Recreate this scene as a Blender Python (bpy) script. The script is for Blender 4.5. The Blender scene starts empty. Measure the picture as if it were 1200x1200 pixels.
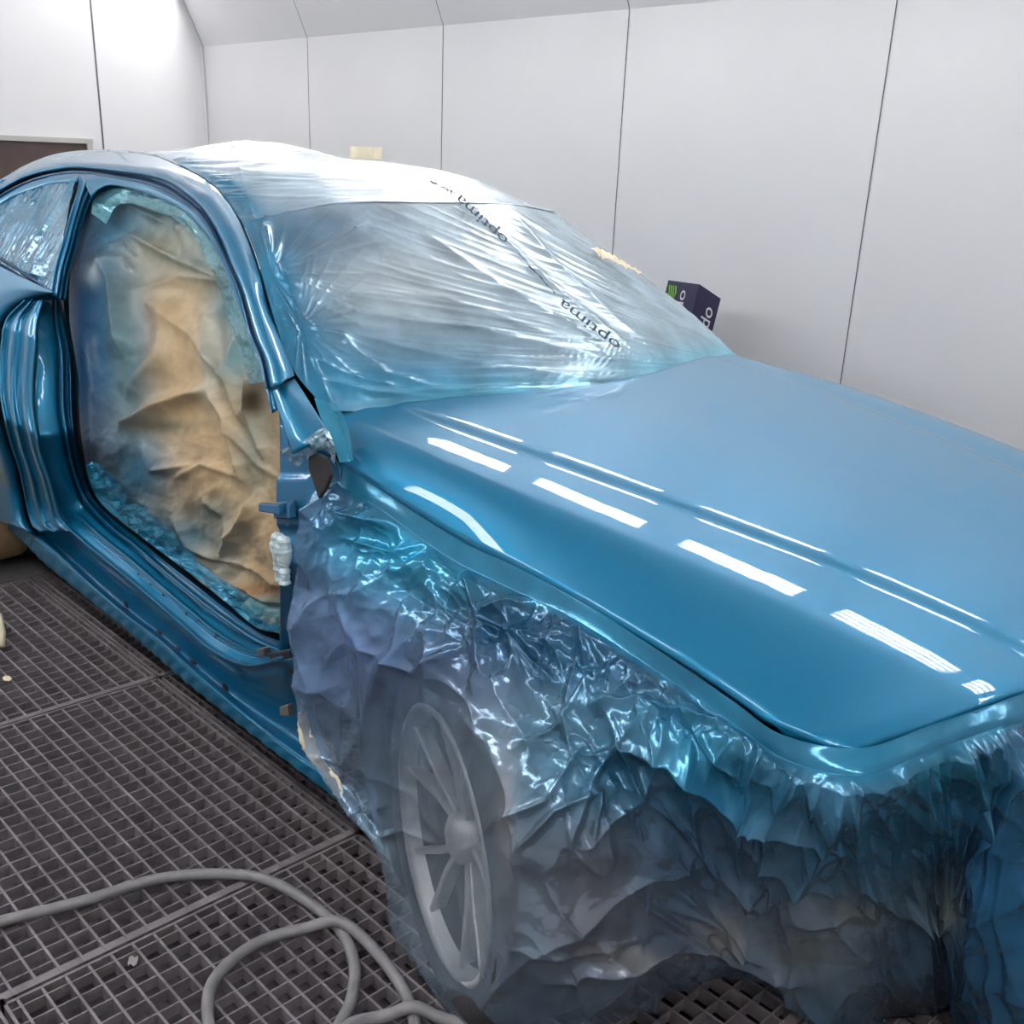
import bpy, bmesh, math, random
import numpy as np
from mathutils import Vector, Matrix
random.seed(4); rng = np.random.RandomState(7)
SC = bpy.context.scene; COL = SC.collection
# ---------------------------------------------------------------- camera
F, CY, PITCH, ROLL, AZ = 1231.0828, 643.2077, 0.354545, 0.0413354, 0.7757574
CAM = np.array([0, 0, 1.472])
_R = np.array([[math.cos(ROLL), -math.sin(ROLL), 0], [math.sin(ROLL), math.cos(ROLL), 0], [0, 0, 1]])
_dn = _R @ np.array([0, math.cos(PITCH), math.sin(PITCH)])
_fw = _R @ np.array([0, -math.sin(PITCH), math.cos(PITCH)])
_rt = _R @ np.array([1, 0, 0.])
_X = -(-math.sin(AZ) * _rt + math.cos(AZ) * _fw); _Y = math.cos(AZ) * _rt + math.sin(AZ) * _fw
M = np.array([_X, _Y, -_dn])
cd = bpy.data.cameras.new('camera'); cam = bpy.data.objects.new('camera', cd); COL.objects.link(cam)
cd.sensor_width = 36; cd.lens = F / 1200 * 36; cd.shift_y = (CY - 600) / 1200; cd.clip_start = .05
mw = np.eye(4); mw[:3, 0] = M @ [1, 0, 0]; mw[:3, 1] = M @ [0, -1, 0]; mw[:3, 2] = M @ [0, 0, -1]; mw[:3, 3] = CAM
cam.matrix_world = Matrix(mw.tolist()); SC.camera = cam
def ray(u, v): return M @ np.array([(u - 600) / F, (v - CY) / F, 1.])
def onx(u, v, x): d = ray(u, v); return CAM + d * x / d[0]
def ony(u, v, y): d = ray(u, v); return CAM + d * y / d[1]
def onz(u, v, z): d = ray(u, v); return CAM + d * (z - CAM[2]) / d[2]
def proj(P):
    c = (np.asarray(P) - CAM) @ M
    return 600 + F * c[..., 0] / c[..., 2], CY + F * c[..., 1] / c[..., 2]
def G(z): return np.interp(z, [0.1, .2, .4, .7, .95, 1.1, 1.2, 1.3, 1.36, 1.41, 1.45, 1.47], [1.10, 1.09, 1.08, 1.0, 1.06, 1.15, 1.21, 1.295, 1.36, 1.45, 1.6, 1.9])
_ts = np.linspace(.6, 9, 6000)
def side(u, v, dy=0.):
    """point of the car's flank (inset by dy) seen at a place"""
    d = ray(u, v); P = CAM + _ts[:, None] * d
    g = P[:, 1] - (G(P[:, 2]) + dy - .03 * (P[:, 0] + 2)); i = int(np.argmax(g > 0)); i = max(i, 1)
    a, b = g[i - 1], g[i]; t = _ts[i - 1] + (_ts[i] - _ts[i - 1]) * (-a / (b - a))
    return CAM + t * d
# ---------------------------------------------------------------- noise
_perm = rng.permutation(512); _perm = np.concatenate([_perm, _perm]); _ga = rng.rand(1024) * 2 * np.pi
def perlin(x, y):
    x = np.asarray(x, float); y = np.asarray(y, float)
    xi = np.floor(x).astype(int); yi = np.floor(y).astype(int); xf = x - xi; yf = y - yi
    def g(ix, iy, dx, dy):
        h = _ga[_perm[(_perm[ix & 511] + iy) & 511]]
        return np.cos(h) * dx + np.sin(h) * dy
    u = xf ** 3 * (xf * (xf * 6 - 15) + 10); v = yf ** 3 * (yf * (yf * 6 - 15) + 10)
    a = g(xi, yi, xf, yf); b = g(xi + 1, yi, xf - 1, yf); c = g(xi, yi + 1, xf, yf - 1); d = g(xi + 1, yi + 1, xf - 1, yf - 1)
    return (a + (b - a) * u) * (1 - v) + (c + (d - c) * u) * v
def crumple(x, y, oct=4, gain=.5):
    """sharp creased film: folded ridges at several scales, -0.5..0.5"""
    wx = perlin(x * .9 + 7, y * .9) * .6; wy = perlin(x * .9, y * .9 + 13) * .6
    s = 0; a = 1; t = 0
    for k in range(oct):
        s = s + a * (1 - 2.6 * np.abs(perlin(x + wx + 31 * k, y + wy - 17 * k))); t += a; a *= gain; x, y = x * 1.9 + y * .35, y * 1.9 - x * .35
    return s / t - .6
def facets(x, y, seed=0):
    """continuous flat facets with sharp creases: crushed plastic"""
    r = np.random.RandomState(seed); K = 64; Hh = r.rand(K, K) - .5; out = 0; am = 1.
    for q in range(2):
        a_ = .5 + q * 1.1 + seed; xr_ = x * math.cos(a_) - y * math.sin(a_); yr_ = (x * math.sin(a_) + y * math.cos(a_)) * 1.25
        xr_ = xr_ + .55 * perlin(x * .55 + 3, y * .55 + q); yr_ = yr_ + .55 * perlin(x * .55 + 9, y * .55 - q)
        xi = np.floor(xr_).astype(int); yi = np.floor(yr_).astype(int); fx_ = xr_ - xi; fy_ = yr_ - yi
        g = lambda a, b: Hh[(xi + a) % K, (yi + b) % K]
        lo = g(0, 0) + (g(1, 0) - g(0, 0)) * fx_ + (g(0, 1) - g(0, 0)) * fy_
        hi = g(1, 1) + (g(0, 1) - g(1, 1)) * (1 - fx_) + (g(1, 0) - g(1, 1)) * (1 - fy_)
        out = out + am * np.where(fx_ + fy_ < 1, lo, hi); x, y, am = x * 1.9 + 5, y * 1.9, am * .5
    return out * 1.1
# ---------------------------------------------------------------- objects
def finish(o, mat, parent=None, smooth=False):
    if mat is not None:
        for m_ in (mat if isinstance(mat, (list, tuple)) else [mat]): o.data.materials.append(m_)
    if smooth:
        for p in o.data.polygons: p.use_smooth = True
    COL.objects.link(o)
    if parent is not None:
        o.parent = parent
        L = parent_world(parent)
        if o.data: o.data.transform(Matrix.Translation(-L))
    return o
def parent_world(p):
    L = Vector((0, 0, 0))
    while p is not None: L = L + p.location; p = p.parent
    return L
def obj(name, verts, faces, mat, parent=None, smooth=False, col=None):
    me = bpy.data.meshes.new(name); me.from_pydata([tuple(map(float, v)) for v in verts], [], faces); me.update()
    if col is not None:
        a = me.color_attributes.new('coat', 'FLOAT_COLOR', 'POINT'); a.data.foreach_set('color', np.asarray(col, np.float32).ravel())
    o = bpy.data.objects.new(name, me)
    return finish(o, mat, parent, smooth)
def empty(name, loc, label=None, cat=None, group=None):
    o = bpy.data.objects.new(name, None); o.empty_display_size = .1; o.location = loc; COL.objects.link(o); tag(o, label, cat, group); return o
def tag(o, label=None, cat=None, group=None, kind=None):
    if label: o['label'] = label
    if cat: o['category'] = cat
    if group: o['group'] = group
    if kind: o['kind'] = kind
    return o
class MB:
    def __init__(s): s.v = []; s.f = []
    def add(s, V, Fc):
        n = len(s.v); s.v += [tuple(map(float, q)) for q in V]; s.f += [tuple(n + i for i in f) for f in Fc]; return s
    def box(s, x0, x1, y0, y1, z0, z1):
        return s.add([(x0, y0, z0), (x1, y0, z0), (x1, y1, z0), (x0, y1, z0), (x0, y0, z1), (x1, y0, z1), (x1, y1, z1), (x0, y1, z1)],
                     [(3, 2, 1, 0), (4, 5, 6, 7), (0, 1, 5, 4), (1, 2, 6, 5), (2, 3, 7, 6), (3, 0, 4, 7)])
    def hexa(s, b, t):
        n = len(b); return s.add(list(b) + list(t), [tuple(range(n))[::-1], tuple(range(n, 2 * n))] + [(i, (i + 1) % n, n + (i + 1) % n, n + i) for i in range(n)])
    def tube(s, pts, r, seg=8, cap=True):
        P = np.asarray(pts, float); n = len(P); T = np.gradient(P, axis=0); T /= np.linalg.norm(T, axis=1)[:, None] + 1e-9
        up = np.array([0, 0, 1.]) if abs(T[0][2]) < .9 else np.array([1., 0, 0]); V = []
        for i in range(n):
            a = np.cross(T[i], up); a /= np.linalg.norm(a) + 1e-9; b = np.cross(a, T[i]); up = b
            rr = r[i] if hasattr(r, '__len__') else r
            for k in range(seg):
                w = 2 * math.pi * k / seg; V.append(P[i] + rr * (math.cos(w) * a + math.sin(w) * b))
        Fc = [(i * seg + k, i * seg + (k + 1) % seg, (i + 1) * seg + (k + 1) % seg, (i + 1) * seg + k) for i in range(n - 1) for k in range(seg)]
        if cap: Fc += [tuple(range(seg))[::-1], tuple((n - 1) * seg + k for k in range(seg))]
        return s.add(V, Fc)
    def lathe(s, prof, c, ax, up, seg=48, close=False):
        """profile (radius, along) turned about the axis ax through c"""
        ax = np.asarray(ax, float); ax /= np.linalg.norm(ax); up = np.asarray(up, float); b = np.cross(ax, up); V = []
        for r_, h in prof:
            for k in range(seg):
                w = 2 * math.pi * k / seg; V.append(np.asarray(c) + ax * h + r_ * (math.cos(w) * up + math.sin(w) * b))
        n = len(prof); Fc = [(i * seg + k, (i + 1) * seg + k, (i + 1) * seg + (k + 1) % seg, i * seg + (k + 1) % seg) for i in range(n - 1 + (1 if close else 0)) for k in range(seg)]
        Fc = [tuple(q % (n * seg) for q in f) for f in Fc]
        return s.add(V, Fc)
    def build(s, name, mat, parent=None, smooth=False): return obj(name, s.v, s.f, mat, parent, smooth)
def bevel(o, w, seg=2):
    m = o.modifiers.new('bevel', 'BEVEL'); m.width = w; m.segments = seg; m.limit_method = 'ANGLE'; return o
def solid(o, t, off=0):
    m = o.modifiers.new('thickness', 'SOLIDIFY'); m.thickness = t; m.offset = off; return o
def cr(P, n):
    """Catmull-Rom through control rows (axis 0) -> n samples"""
    P = np.asarray(P, float); k = len(P); t = np.linspace(0, k - 1, n); i = np.clip(np.floor(t).astype(int), 0, k - 2); f = t - i
    Q = np.concatenate([(2 * P[:1] - P[1:2]), P, (2 * P[-1:] - P[-2:-1])]); f = f.reshape((-1,) + (1,) * (P.ndim - 1))
    a, b, c, d = Q[i], Q[i + 1], Q[i + 2], Q[i + 3]
    return .5 * (2 * b + (c - a) * f + (2 * a - 5 * b + 4 * c - d) * f ** 2 + (3 * b - a - 3 * c + d) * f ** 3)
def lin(P, n):
    P = np.asarray(P, float); k = len(P); t = np.linspace(0, k - 1, n); i = np.clip(np.floor(t).astype(int), 0, k - 2); f = (t - i).reshape((-1,) + (1,) * (P.ndim - 1))
    return P[i] * (1 - f) + P[i + 1] * f
def net(C, nr, nc):
    C = np.asarray(C, float); A = cr(C, nr); return cr(A.transpose(1, 0, 2), nc).transpose(1, 0, 2)
def gnorm(S):
    a = np.gradient(S, axis=0); b = np.gradient(S, axis=1); n = np.cross(a, b); n /= np.linalg.norm(n, axis=2)[..., None] + 1e-12
    w = CAM - S; s = np.sign((n * w).sum(2)); return n * s[..., None]
def grid(name, S, mat, parent=None, smooth=True, col=None, hole=None):
    nr, nc = S.shape[:2]; idx = np.arange(nr * nc).reshape(nr, nc)
    q = np.stack([idx[:-1, :-1], idx[:-1, 1:], idx[1:, 1:], idx[1:, :-1]], -1).reshape(-1, 4)
    if hole is not None:
        h = hole.reshape(-1); q = q[~(h[q].any(1))]
    # face towards the viewer side
    a = np.gradient(S, axis=0); b = np.gradient(S, axis=1); n = np.cross(b, a); w = CAM - S
    if ((n * w).sum(2)).mean() < 0: q = q[:, ::-1]
    return obj(name, S.reshape(-1, 3), [tuple(map(int, f)) for f in q], mat, parent, smooth, None if col is None else col.reshape(-1, 4))
def spx(L, dy): return np.array([side(u, v, dy if not hasattr(dy, '__len__') else dy[i]) for i, (u, v) in enumerate(L)])
# ---------------------------------------------------------------- materials
def mat(name): 
    m = bpy.data.materials.new(name); m.use_nodes = True; nt = m.node_tree; return m, nt, nt.nodes['Principled BSDF']
def N(nt, t, **k):
    n = nt.nodes.new(t)
    for a, b in k.items():
        if a in n.inputs.keys(): n.inputs[a].default_value = b
        else: setattr(n, a, b)
    return n
def simple(name, c, rough=.5, metal=0., noise=.0, ns=20., bump=0., bs=60., coat=0., spec=.5):
    m, nt, b = mat(name); b.inputs['Roughness'].default_value = rough; b.inputs['Metallic'].default_value = metal
    b.inputs['Coat Weight'].default_value = coat; b.inputs['Coat Roughness'].default_value = .02; b.inputs['Specular IOR Level'].default_value = spec
    tc = N(nt, 'ShaderNodeTexCoord')
    n = N(nt, 'ShaderNodeTexNoise', Scale=ns, Detail=5.); nt.links.new(tc.outputs['Object'], n.inputs['Vector'])
    r = N(nt, 'ShaderNodeMapRange'); r.inputs[1].default_value = .3; r.inputs[2].default_value = .7; r.inputs[3].default_value = 1 - noise; r.inputs[4].default_value = 1 + noise
    nt.links.new(n.outputs[0], r.inputs[0]); h = N(nt, 'ShaderNodeVectorMath', operation='SCALE'); h.inputs[0].default_value = c[:3]; nt.links.new(r.outputs[0], h.inputs['Scale']); nt.links.new(h.outputs[0], b.inputs['Base Color'])
    if bump:
        n2 = N(nt, 'ShaderNodeTexNoise', Scale=bs, Detail=4.); nt.links.new(tc.outputs['Object'], n2.inputs['Vector']); bp = N(nt, 'ShaderNodeBump', Strength=bump, Distance=.01); nt.links.new(n2.outputs[0], bp.inputs['Height']); nt.links.new(bp.outputs[0], b.inputs['Normal'])
    return m
def paint(name, c, rough=.40, metal=.46, coat=.75):
    m, nt, b = mat(name); b.inputs['Metallic'].default_value = metal; b.inputs['Roughness'].default_value = rough
    b.inputs['Coat Weight'].default_value = coat; b.inputs['Coat Roughness'].default_value = .015; b.inputs['Coat IOR'].default_value = 1.45; b.inputs['Specular IOR Level'].default_value = .15
    tc = N(nt, 'ShaderNodeTexCoord'); n = N(nt, 'ShaderNodeTexNoise', Scale=900., Detail=2.); nt.links.new(tc.outputs['Object'], n.inputs['Vector'])
    mx = N(nt, 'ShaderNodeMix', data_type='RGBA'); mx.inputs['A'].default_value = (c[0] * .85, c[1] * .85, c[2] * .85, 1); mx.inputs['B'].default_value = (c[0] * 1.15, c[1] * 1.15, c[2] * 1.15, 1)
    nt.links.new(n.outputs[0], mx.inputs['Factor']); nt.links.new(mx.outputs['Result'], b.inputs['Base Color']); return m
def film(name, rough=.22, metal=.0, bump=.3, bscale=40., spec=.7, stretch=(1, 1, 1)):
    """thin masking film: overspray colour, painted-in light and cover come from the 'coat' attribute (alpha = how opaque)"""
    m, nt, b = mat(name); a = N(nt, 'ShaderNodeAttribute', attribute_name='coat')
    b.inputs['Roughness'].default_value = rough; b.inputs['Metallic'].default_value = metal; b.inputs['Specular IOR Level'].default_value = spec
    tc = N(nt, 'ShaderNodeTexCoord'); mp = N(nt, 'ShaderNodeMapping'); mp.inputs['Scale'].default_value = stretch; nt.links.new(tc.outputs['Object'], mp.inputs['Vector'])
    n = N(nt, 'ShaderNodeTexNoise', Scale=bscale, Detail=6.); n.inputs['Roughness'].default_value = .6; nt.links.new(mp.outputs[0], n.inputs['Vector'])
    bp = N(nt, 'ShaderNodeBump', Strength=bump, Distance=.006); nt.links.new(n.outputs[0], bp.inputs['Height']); nt.links.new(bp.outputs[0], b.inputs['Normal'])
    n2 = N(nt, 'ShaderNodeTexNoise', Scale=9., Detail=4.); nt.links.new(tc.outputs['Object'], n2.inputs['Vector'])
    r = N(nt, 'ShaderNodeMapRange'); r.inputs[1].default_value = .35; r.inputs[2].default_value = .65; r.inputs[3].default_value = .8; r.inputs[4].default_value = 1.15; nt.links.new(n2.outputs[0], r.inputs[0])
    h = N(nt, 'ShaderNodeVectorMath', operation='SCALE'); nt.links.new(a.outputs['Color'], h.inputs[0]); nt.links.new(r.outputs[0], h.inputs['Scale']); nt.links.new(h.outputs[0], b.inputs['Base Color'])
    nt.links.new(a.outputs['Alpha'], b.inputs['Alpha']); return m
BLUE = (.003, .140, .275)
M_paint = paint('metallic_blue_paint', BLUE)
M_paint_in = paint('blue_paint_inner', (.003, .115, .24), rough=.42, metal=.42, coat=.7)
M_dark = paint('dark_blue_paint', (.008, .055, .13), rough=.5, metal=.5, coat=.4)  # one darker blue for the channels and hidden bay parts
M_wall = simple('white_coated_panel', (.72, .72, .735), .32, noise=.02, ns=1.5, spec=.4)
M_seam = simple('grey_joint', (.10, .10, .11), .6)
M_frame = simple('grey_white_frame', (.42, .41, .39), .5)
M_brown = simple('brown_reflection_glass', (.075, .05, .045), .25, noise=.35, ns=3.)  # reflected brown interior is put into the pane's colour
M_grate = simple('dusty_galvanised_steel', (.215, .193, .207), .6, metal=.35, noise=.25, ns=14., bump=.3)
M_pit = simple('dark_filter_mat', (.06, .052, .062), .9, noise=.4, ns=40.)
M_floor = simple('dusty_concrete', (.12, .115, .115), .85, noise=.2, ns=6.)
M_hose = simple('grey_rubber_hose', (.20, .195, .205), .5, noise=.12, ns=30.)
M_rubber = simple('tyre_rubber', (.03, .028, .032), .7, noise=.2, ns=20., bump=.2)
M_rim = simple('silver_alloy', (.62, .64, .67), .4, metal=.4)
M_rimd = simple('dark_alloy', (.10, .105, .115), .45, metal=.5)
M_black = simple('black_void', (.006, .006, .008), .8)
M_paper = simple('brown_masking_paper', (.45, .31, .17), .7, noise=.12, ns=12., bump=.3, bs=18.)
M_cream = simple('cream_paper_tape', (.72, .64, .48), .7, noise=.08, ns=40.)
M_navy = simple('navy_printed_card', (.022, .02, .065), .45, noise=.1)
M_white = simple('white_print', (.75, .75, .78), .6)
M_green = simple('green_print', (.22, .55, .04), .6)
M_print = simple('grey_print', (.05, .07, .10), .95, spec=.05)
M_film = film('masking_film_clear', rough=.16, metal=.38, bump=.12, bscale=45., spec=.5)
M_filmw = film('masking_film_taut', rough=.26, metal=.30, bump=.12, bscale=70., stretch=(1, .35, 1))
M_door = film('masking_sheet_paper', rough=.42, bump=.3, bscale=16., spec=.2)
M_primer = simple('pale_primer', (.13, .19, .36), .6, noise=.1)
M_metal = simple('bare_metal', (.36, .34, .31), .4, metal=.8)
m_em, nt, b = mat('fluorescent_tube'); b.inputs['Emission Color'].default_value = (1, .985, .97, 1); b.inputs['Emission Strength'].default_value = 26.; M_tube = m_em
M_lamp = simple('lamp_housing', (.8, .8, .8), .3)

# ================================================================= ROOM
W, WN, XL, XR = 3.93, -.62, -7.24, 3.4     # far wall, near wall, left wall, right end
ZB, SY, ZT = 2.115, .42, 3.02              # bend height, slant depth, ceiling height
def struct(o): o['kind'] = 'structure'; return o
# floor: concrete around the grate pit, pit bottom
PX0, PX1, PY0, PY1 = -3.70, 1.31, -.395, 3.0
m = MB()
m.box(XL - .1, XR + .1, WN - .1, PY0, -.25, 0).box(XL - .1, XR + .1, PY1, W + .1, -.25, 0).box(XL - .1, PX0, PY0, PY1, -.25, 0).box(PX1, XR + .1, PY0, PY1, -.25, 0)
fl = m.build('floor', M_floor); struct(fl)
struct(MB().box(PX0, PX1, PY0, PY1, -.27, -.07).build('trim_1', M_pit))
# walls with slanted corner on both long sides
V5x = -2.133; PW = 1.2727
seams = [V5x + PW * k for k in range(-4, 5) if XL < V5x + PW * k < XR]
def longwall(name, y, s):
    m = MB(); m.add([(XL, y, 0), (XR, y, 0), (XR, y, ZB), (XL, y, ZB), (XL, y - s * SY, ZT), (XR, y - s * SY, ZT), (XL, y + s * .12, 0), (XR, y + s * .12, 0), (XR, y + s * .12, ZT), (XL, y + s * .12, ZT)],
                    [(0, 1, 2, 3), (3, 2, 5, 4), (6, 9, 8, 7), (4, 5, 8, 9), (0, 6, 7, 1)])
    o = m.build(name, M_wall); struct(o); return o
longwall('wall_back', W, 1); longwall('wall_front', WN, -1)
struct(MB().box(XL - .12, XL, WN - .12, W + .12, 0, ZT).build('wall_left', M_wall))
struct(MB().box(XR, XR + .12, WN - .12, W + .12, 0, ZT).build('wall_right', M_wall))
struct(MB().box(XL - .12, XR + .12, WN - .12, W + .12, ZT, ZT + .1).build('ceiling', M_wall))
k = 2
for x in seams:   # dark panel joints on the far wall and its slope
    m = MB(); w = .0024
    m.add([(x - w, W - .002, 0), (x + w, W - .002, 0), (x + w, W - .002, ZB), (x - w, W - .002, ZB), (x + w, W - .002 - SY, ZT), (x - w, W - .002 - SY, ZT)], [(0, 1, 2, 3), (3, 2, 4, 5)])
    o = m.build('trim_%d' % k, M_seam); struct(o); k += 1
o = MB().box(XL, XL + .003, 3.172 - .006, 3.172 + .004, 0, ZT).build('trim_%d' % k, M_seam); struct(o); k += 1
o = MB().box(XL, XL + .02, W - .02, W - .004, 0, ZB).build('trim_%d' % k, M_wall); struct(o); k += 1
# window in the left wall
o = MB().box(XL - .01, XL + .012, 1.9, 3.05, .7, 1.47).build('window_1', M_brown); struct(o)
m = MB(); m.box(XL, XL + .035, 1.86, 3.09, 1.462, 1.492).box(XL, XL + .035, 3.05, 3.085, .66, 1.462).box(XL, XL + .035, 1.86, 3.09, .64, .68)
m.build('window_frame', M_frame, o)
# lamps in the two sloped corners, one per wall panel
LY, LZ = W - .235, 2.60
def light(x, y, z, s, L=.76):
    t = empty('ceiling_light', (x, y, z), 'recessed four-tube fluorescent light in the sloped corner above the wall panels', 'ceiling light', 'four-tube lights along the sloped corners')
    th = math.atan2(SY, ZT - ZB); ux = np.array([1, 0, 0.]); uu = np.array([0, -s * math.sin(th), math.cos(th)]); nn = np.array([0, -s * math.cos(th), -math.sin(th)]); c = np.array([x, y, z])
    def bx(a0, a1, b0, b1, d0, d1):
        return [c + ux * a + uu * b_ + nn * d for (a, b_, d) in ((a0, b0, d0), (a1, b0, d0), (a1, b1, d0), (a0, b1, d0), (a0, b0, d1), (a1, b0, d1), (a1, b1, d1), (a0, b1, d1))]
    m = MB(); fc = [(3, 2, 1, 0), (4, 5, 6, 7), (0, 1, 5, 4), (1, 2, 6, 5), (2, 3, 7, 6), (3, 0, 4, 7)]
    H2 = .155
    for q in (bx(-L / 2, L / 2, -H2, H2, -.02, .006), bx(-L / 2 - .02, L / 2 + .02, H2, H2 + .02, -.02, .03), bx(-L / 2 - .02, L / 2 + .02, -H2 - .02, -H2, -.02, .03), bx(-L / 2 - .02, -L / 2, -H2, H2, -.02, .03), bx(L / 2, L / 2 + .02, -H2, H2, -.02, .03)): m.add(q, fc)
    m.build('housing', M_lamp, t)
    for j in range(4):
        p = c + uu * (-.114 + .076 * j) + nn * .024
        MB().tube([p - ux * (L / 2 - .02), p + ux * (L / 2 - .02)], .0155, 10).build('tube', M_tube, t, True)
    return t
for x in [-.95 + 1.02 * q for q in range(-6, 4)]:
    light(x, LY, LZ, 1); 
    light(x, WN + .235, LZ, -1)

# ================================================================= GRATES
def grate(x0, x1, y0, y1, label):
    m = MB(); p = .0439; T = 0.0; g = .004
    x0 += g; x1 -= g; y0 += g; y1 -= g; fr = .006
    m.box(x0, x1, y0, y0 + fr, T - .035, T).box(x0, x1, y1 - fr, y1, T - .035, T).box(x0, x0 + fr, y0, y1, T - .035, T).box(x1 - fr, x1, y0, y1, T - .035, T)
    m.box(x1 - .022, x1 - fr, y0, y1, T - .006, T - .002)
    y = y0 + p * .55
    while y < y1 - .01: m.box(x0, x1, y - .0026, y + .0026, T - .032, T - .0005); y += p
    x = x0 + p * .6
    while x < x1 - .01: m.box(x - .0017, x + .0017, y0, y1, T - .024, T - .001); x += p
    o = m.build('floor_grate', M_grate)
    # local origin at the panel's corner
    o.data.transform(Matrix.Translation((-x0, -y0, 0))); o.location = (x0, y0, 0)
    return tag(o, label, 'floor grate', 'steel grates of the booth floor')
ys = [PY0 + .004, .403, 1.202, 2.001, 2.99]; xs = [-3.69, -2.69, -1.69, -.69, .31, 1.30]
rown = ['steel floor grate by the near wall, in the bottom left corner', 'floor grate beside the sill', 'steel floor grate in shade under the car', 'steel floor grate under the far side of the car']
for j in range(4):
    for i in range(5):
        if j == 0 and i < 1: pass
        lab = {(1, 0): 'steel floor grate beside the car below the rear door jamb, farthest of its row', (1, 1): 'middle steel floor grate beside the car, between the two cross joints left of the hose',
               (1, 2): 'steel floor grate carrying the coiled grey hose', (1, 3): 'steel floor grate in front of the wrapped wheel, past the hose', (0, 2): 'steel floor grate showing only a corner at the bottom left, left of the hose grate',
               (0, 1): 'steel floor grate at the left edge, outside the middle grate', (2, 0): 'shaded floor grate under the car at the rear, next to the farthest open grate', (2, 1): 'shaded floor grate under the middle of the sill',
               (2, 2): 'shaded floor grate under the wrapped front wheel', (2, 3): 'shaded floor grate under the nose of the car'}.get((j, i), rown[j])
        if (j == 0 and i == 0) or i == 4 or (j == 3 and i < 2): 
            lab = 'outlying steel floor grate of the booth pit, mostly out of view'
        grate(xs[i], xs[i + 1], ys[j], ys[j + 1], lab)

# ================================================================= CAR
car = empty('car', (-2.7, 1.92, 0), 'bright metallic blue coupe without its door, masked for spraying, in the middle of the booth', 'car')
YC = 1.92
def band(name, U, L, mat_, dyf, nr=9, nc=110, parent=car, th=.006, fn=None):
    """sheet-metal strip between two outlines, inset profile dyf(t, s)"""
    U = cr(U, nc); L = cr(L, nc); S = np.zeros((nr, nc, 3))
    for i, t in enumerate(np.linspace(0, 1, nr)):
        for j in range(nc):
            p = U[j] * (1 - t) + L[j] * t; S[i, j] = side(p[0], p[1], dyf(t, j / (nc - 1)))
    if fn: S = fn(S)
    return solid(grid(name, S, mat_, parent), th, -1)
U = [(-40, 234), (0, 210), (33, 192), (67, 180), (107, 175.5), (150, 176.5), (183, 182), (217, 197), (247, 213), (267, 235), (280, 255), (292, 280), (305, 318), (315, 360), (327, 390), (342, 430), (345, 440)]
L = [(-40, 248), (0, 222), (33, 205), (67, 197), (93, 195), (142, 200), (175, 205), (200, 213), (220, 227), (237, 243), (250, 262), (260, 282), (268, 302), (284, 340), (298, 390), (310, 420), (317, 454)]
D = [(-40, 258), (0, 229), (33, 212), (67, 203), (97, 201), (140, 208), (172, 214), (195, 223), (213, 233), (232, 247), (245, 264), (255, 283), (265, 303), (282, 341), (296, 391), (308, 421), (315, 455)]
band('roof_rail', U, L, M_paint, lambda t, s: .055 * (1 - t) ** 1.6 - .010 * math.sin(math.pi * t), 12, 140)
band('drip_channel', L, D, M_dark, lambda t, s: .012 + .03 * math.sin(math.pi * t), 5, 120)
# strip under the channel: above the rear window and round the door opening
band('window_frame', D[:5] , [(-40, 274), (0, 240), (25, 227), (58, 216), (89, 213)], M_paint, lambda t, s: .018 + .012 * t, 5, 50)
D2 = [(93, 203), (117, 203), (140, 208), (172, 214), (195, 223), (213, 233), (232, 247), (245, 264), (255, 283), (265, 303), (282, 341), (296, 391), (308, 421), (316, 455), (322, 480)]
P2 = [(108, 233), (116, 223), (130, 217), (160, 223), (185, 232), (205, 241), (223, 254), (238, 270), (252, 290), (262, 312), (275, 345), (290, 385), (301, 412), (312, 450), (318, 482)]
band('door_frame', D2, P2, M_paint, lambda t, s: .02 + .018 * t - .004 * math.exp(-((t - .25) / .1) ** 2) - .006 * math.exp(-((t - .9) / .08) ** 2) + .02 * max(0, t - .93) / .07, 14, 140)
# strip between rear window and door opening
Q = [(93, 204), (92, 215), (88, 232), (82, 255), (74, 283), (66, 312), (60, 345)]
P1 = [(117, 221), (107, 235), (100, 250), (92, 274), (87, 298), (80, 322), (76, 352)]
band('rear_pillar_flange', Q, P1, M_paint, lambda t, s: .02 + .05 * t - .014 * math.exp(-((t - .38) / .1) ** 2) - .016 * math.exp(-((t - .68) / .07) ** 2) - .01 * math.exp(-((t - .95) / .06) ** 2), 22, 70)
# jamb and sill ring
Pj = [(76, 350), (79, 380), (86, 410), (90, 440), (91, 487), (95, 530), (103, 563), (117, 588), (142, 611), (167, 630), (200, 655), (237, 682), (267, 707), (300, 733), (330, 745)]
Kj = [(64, 350), (67, 380), (73, 412), (74, 445), (75, 480), (83, 533), (93, 567), (105, 590), (132, 618), (158, 638), (192, 668), (233, 702), (265, 726), (298, 748), (328, 762)]
Rj = [(50, 352), (42, 376), (39, 412), (36, 450), (37, 485), (45, 528), (57, 565), (70, 608), (90, 630), (148, 678), (180, 705), (218, 738), (250, 765), (290, 781), (330, 772)]
band('aperture_flange', Pj, Kj, M_paint_in, lambda t, s: .135 - .045 * t - .012 * math.exp(-((t - .45) / .12) ** 2) - .018 * math.exp(-((t - .97) / .06) ** 2) + .03 * max(0, .15 - t) / .15, 16, 150)
def kr(t, s):
    v = .088 - .088 * t ** .8
    if s > .5: v += -.014 * math.exp(-((t - .45) / .035) ** 2) * min(1, (s - .5) / .06) - .008 * math.exp(-((t - .56) / .03) ** 2) * min(1, (s - .5) / .06)
    return v + .010 * math.exp(-((t - .1) / .06) ** 2) - .012 * math.exp(-((t - .96) / .05) ** 2)
band('door_jamb', Kj, Rj, M_paint, kr, 40, 150)
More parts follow.
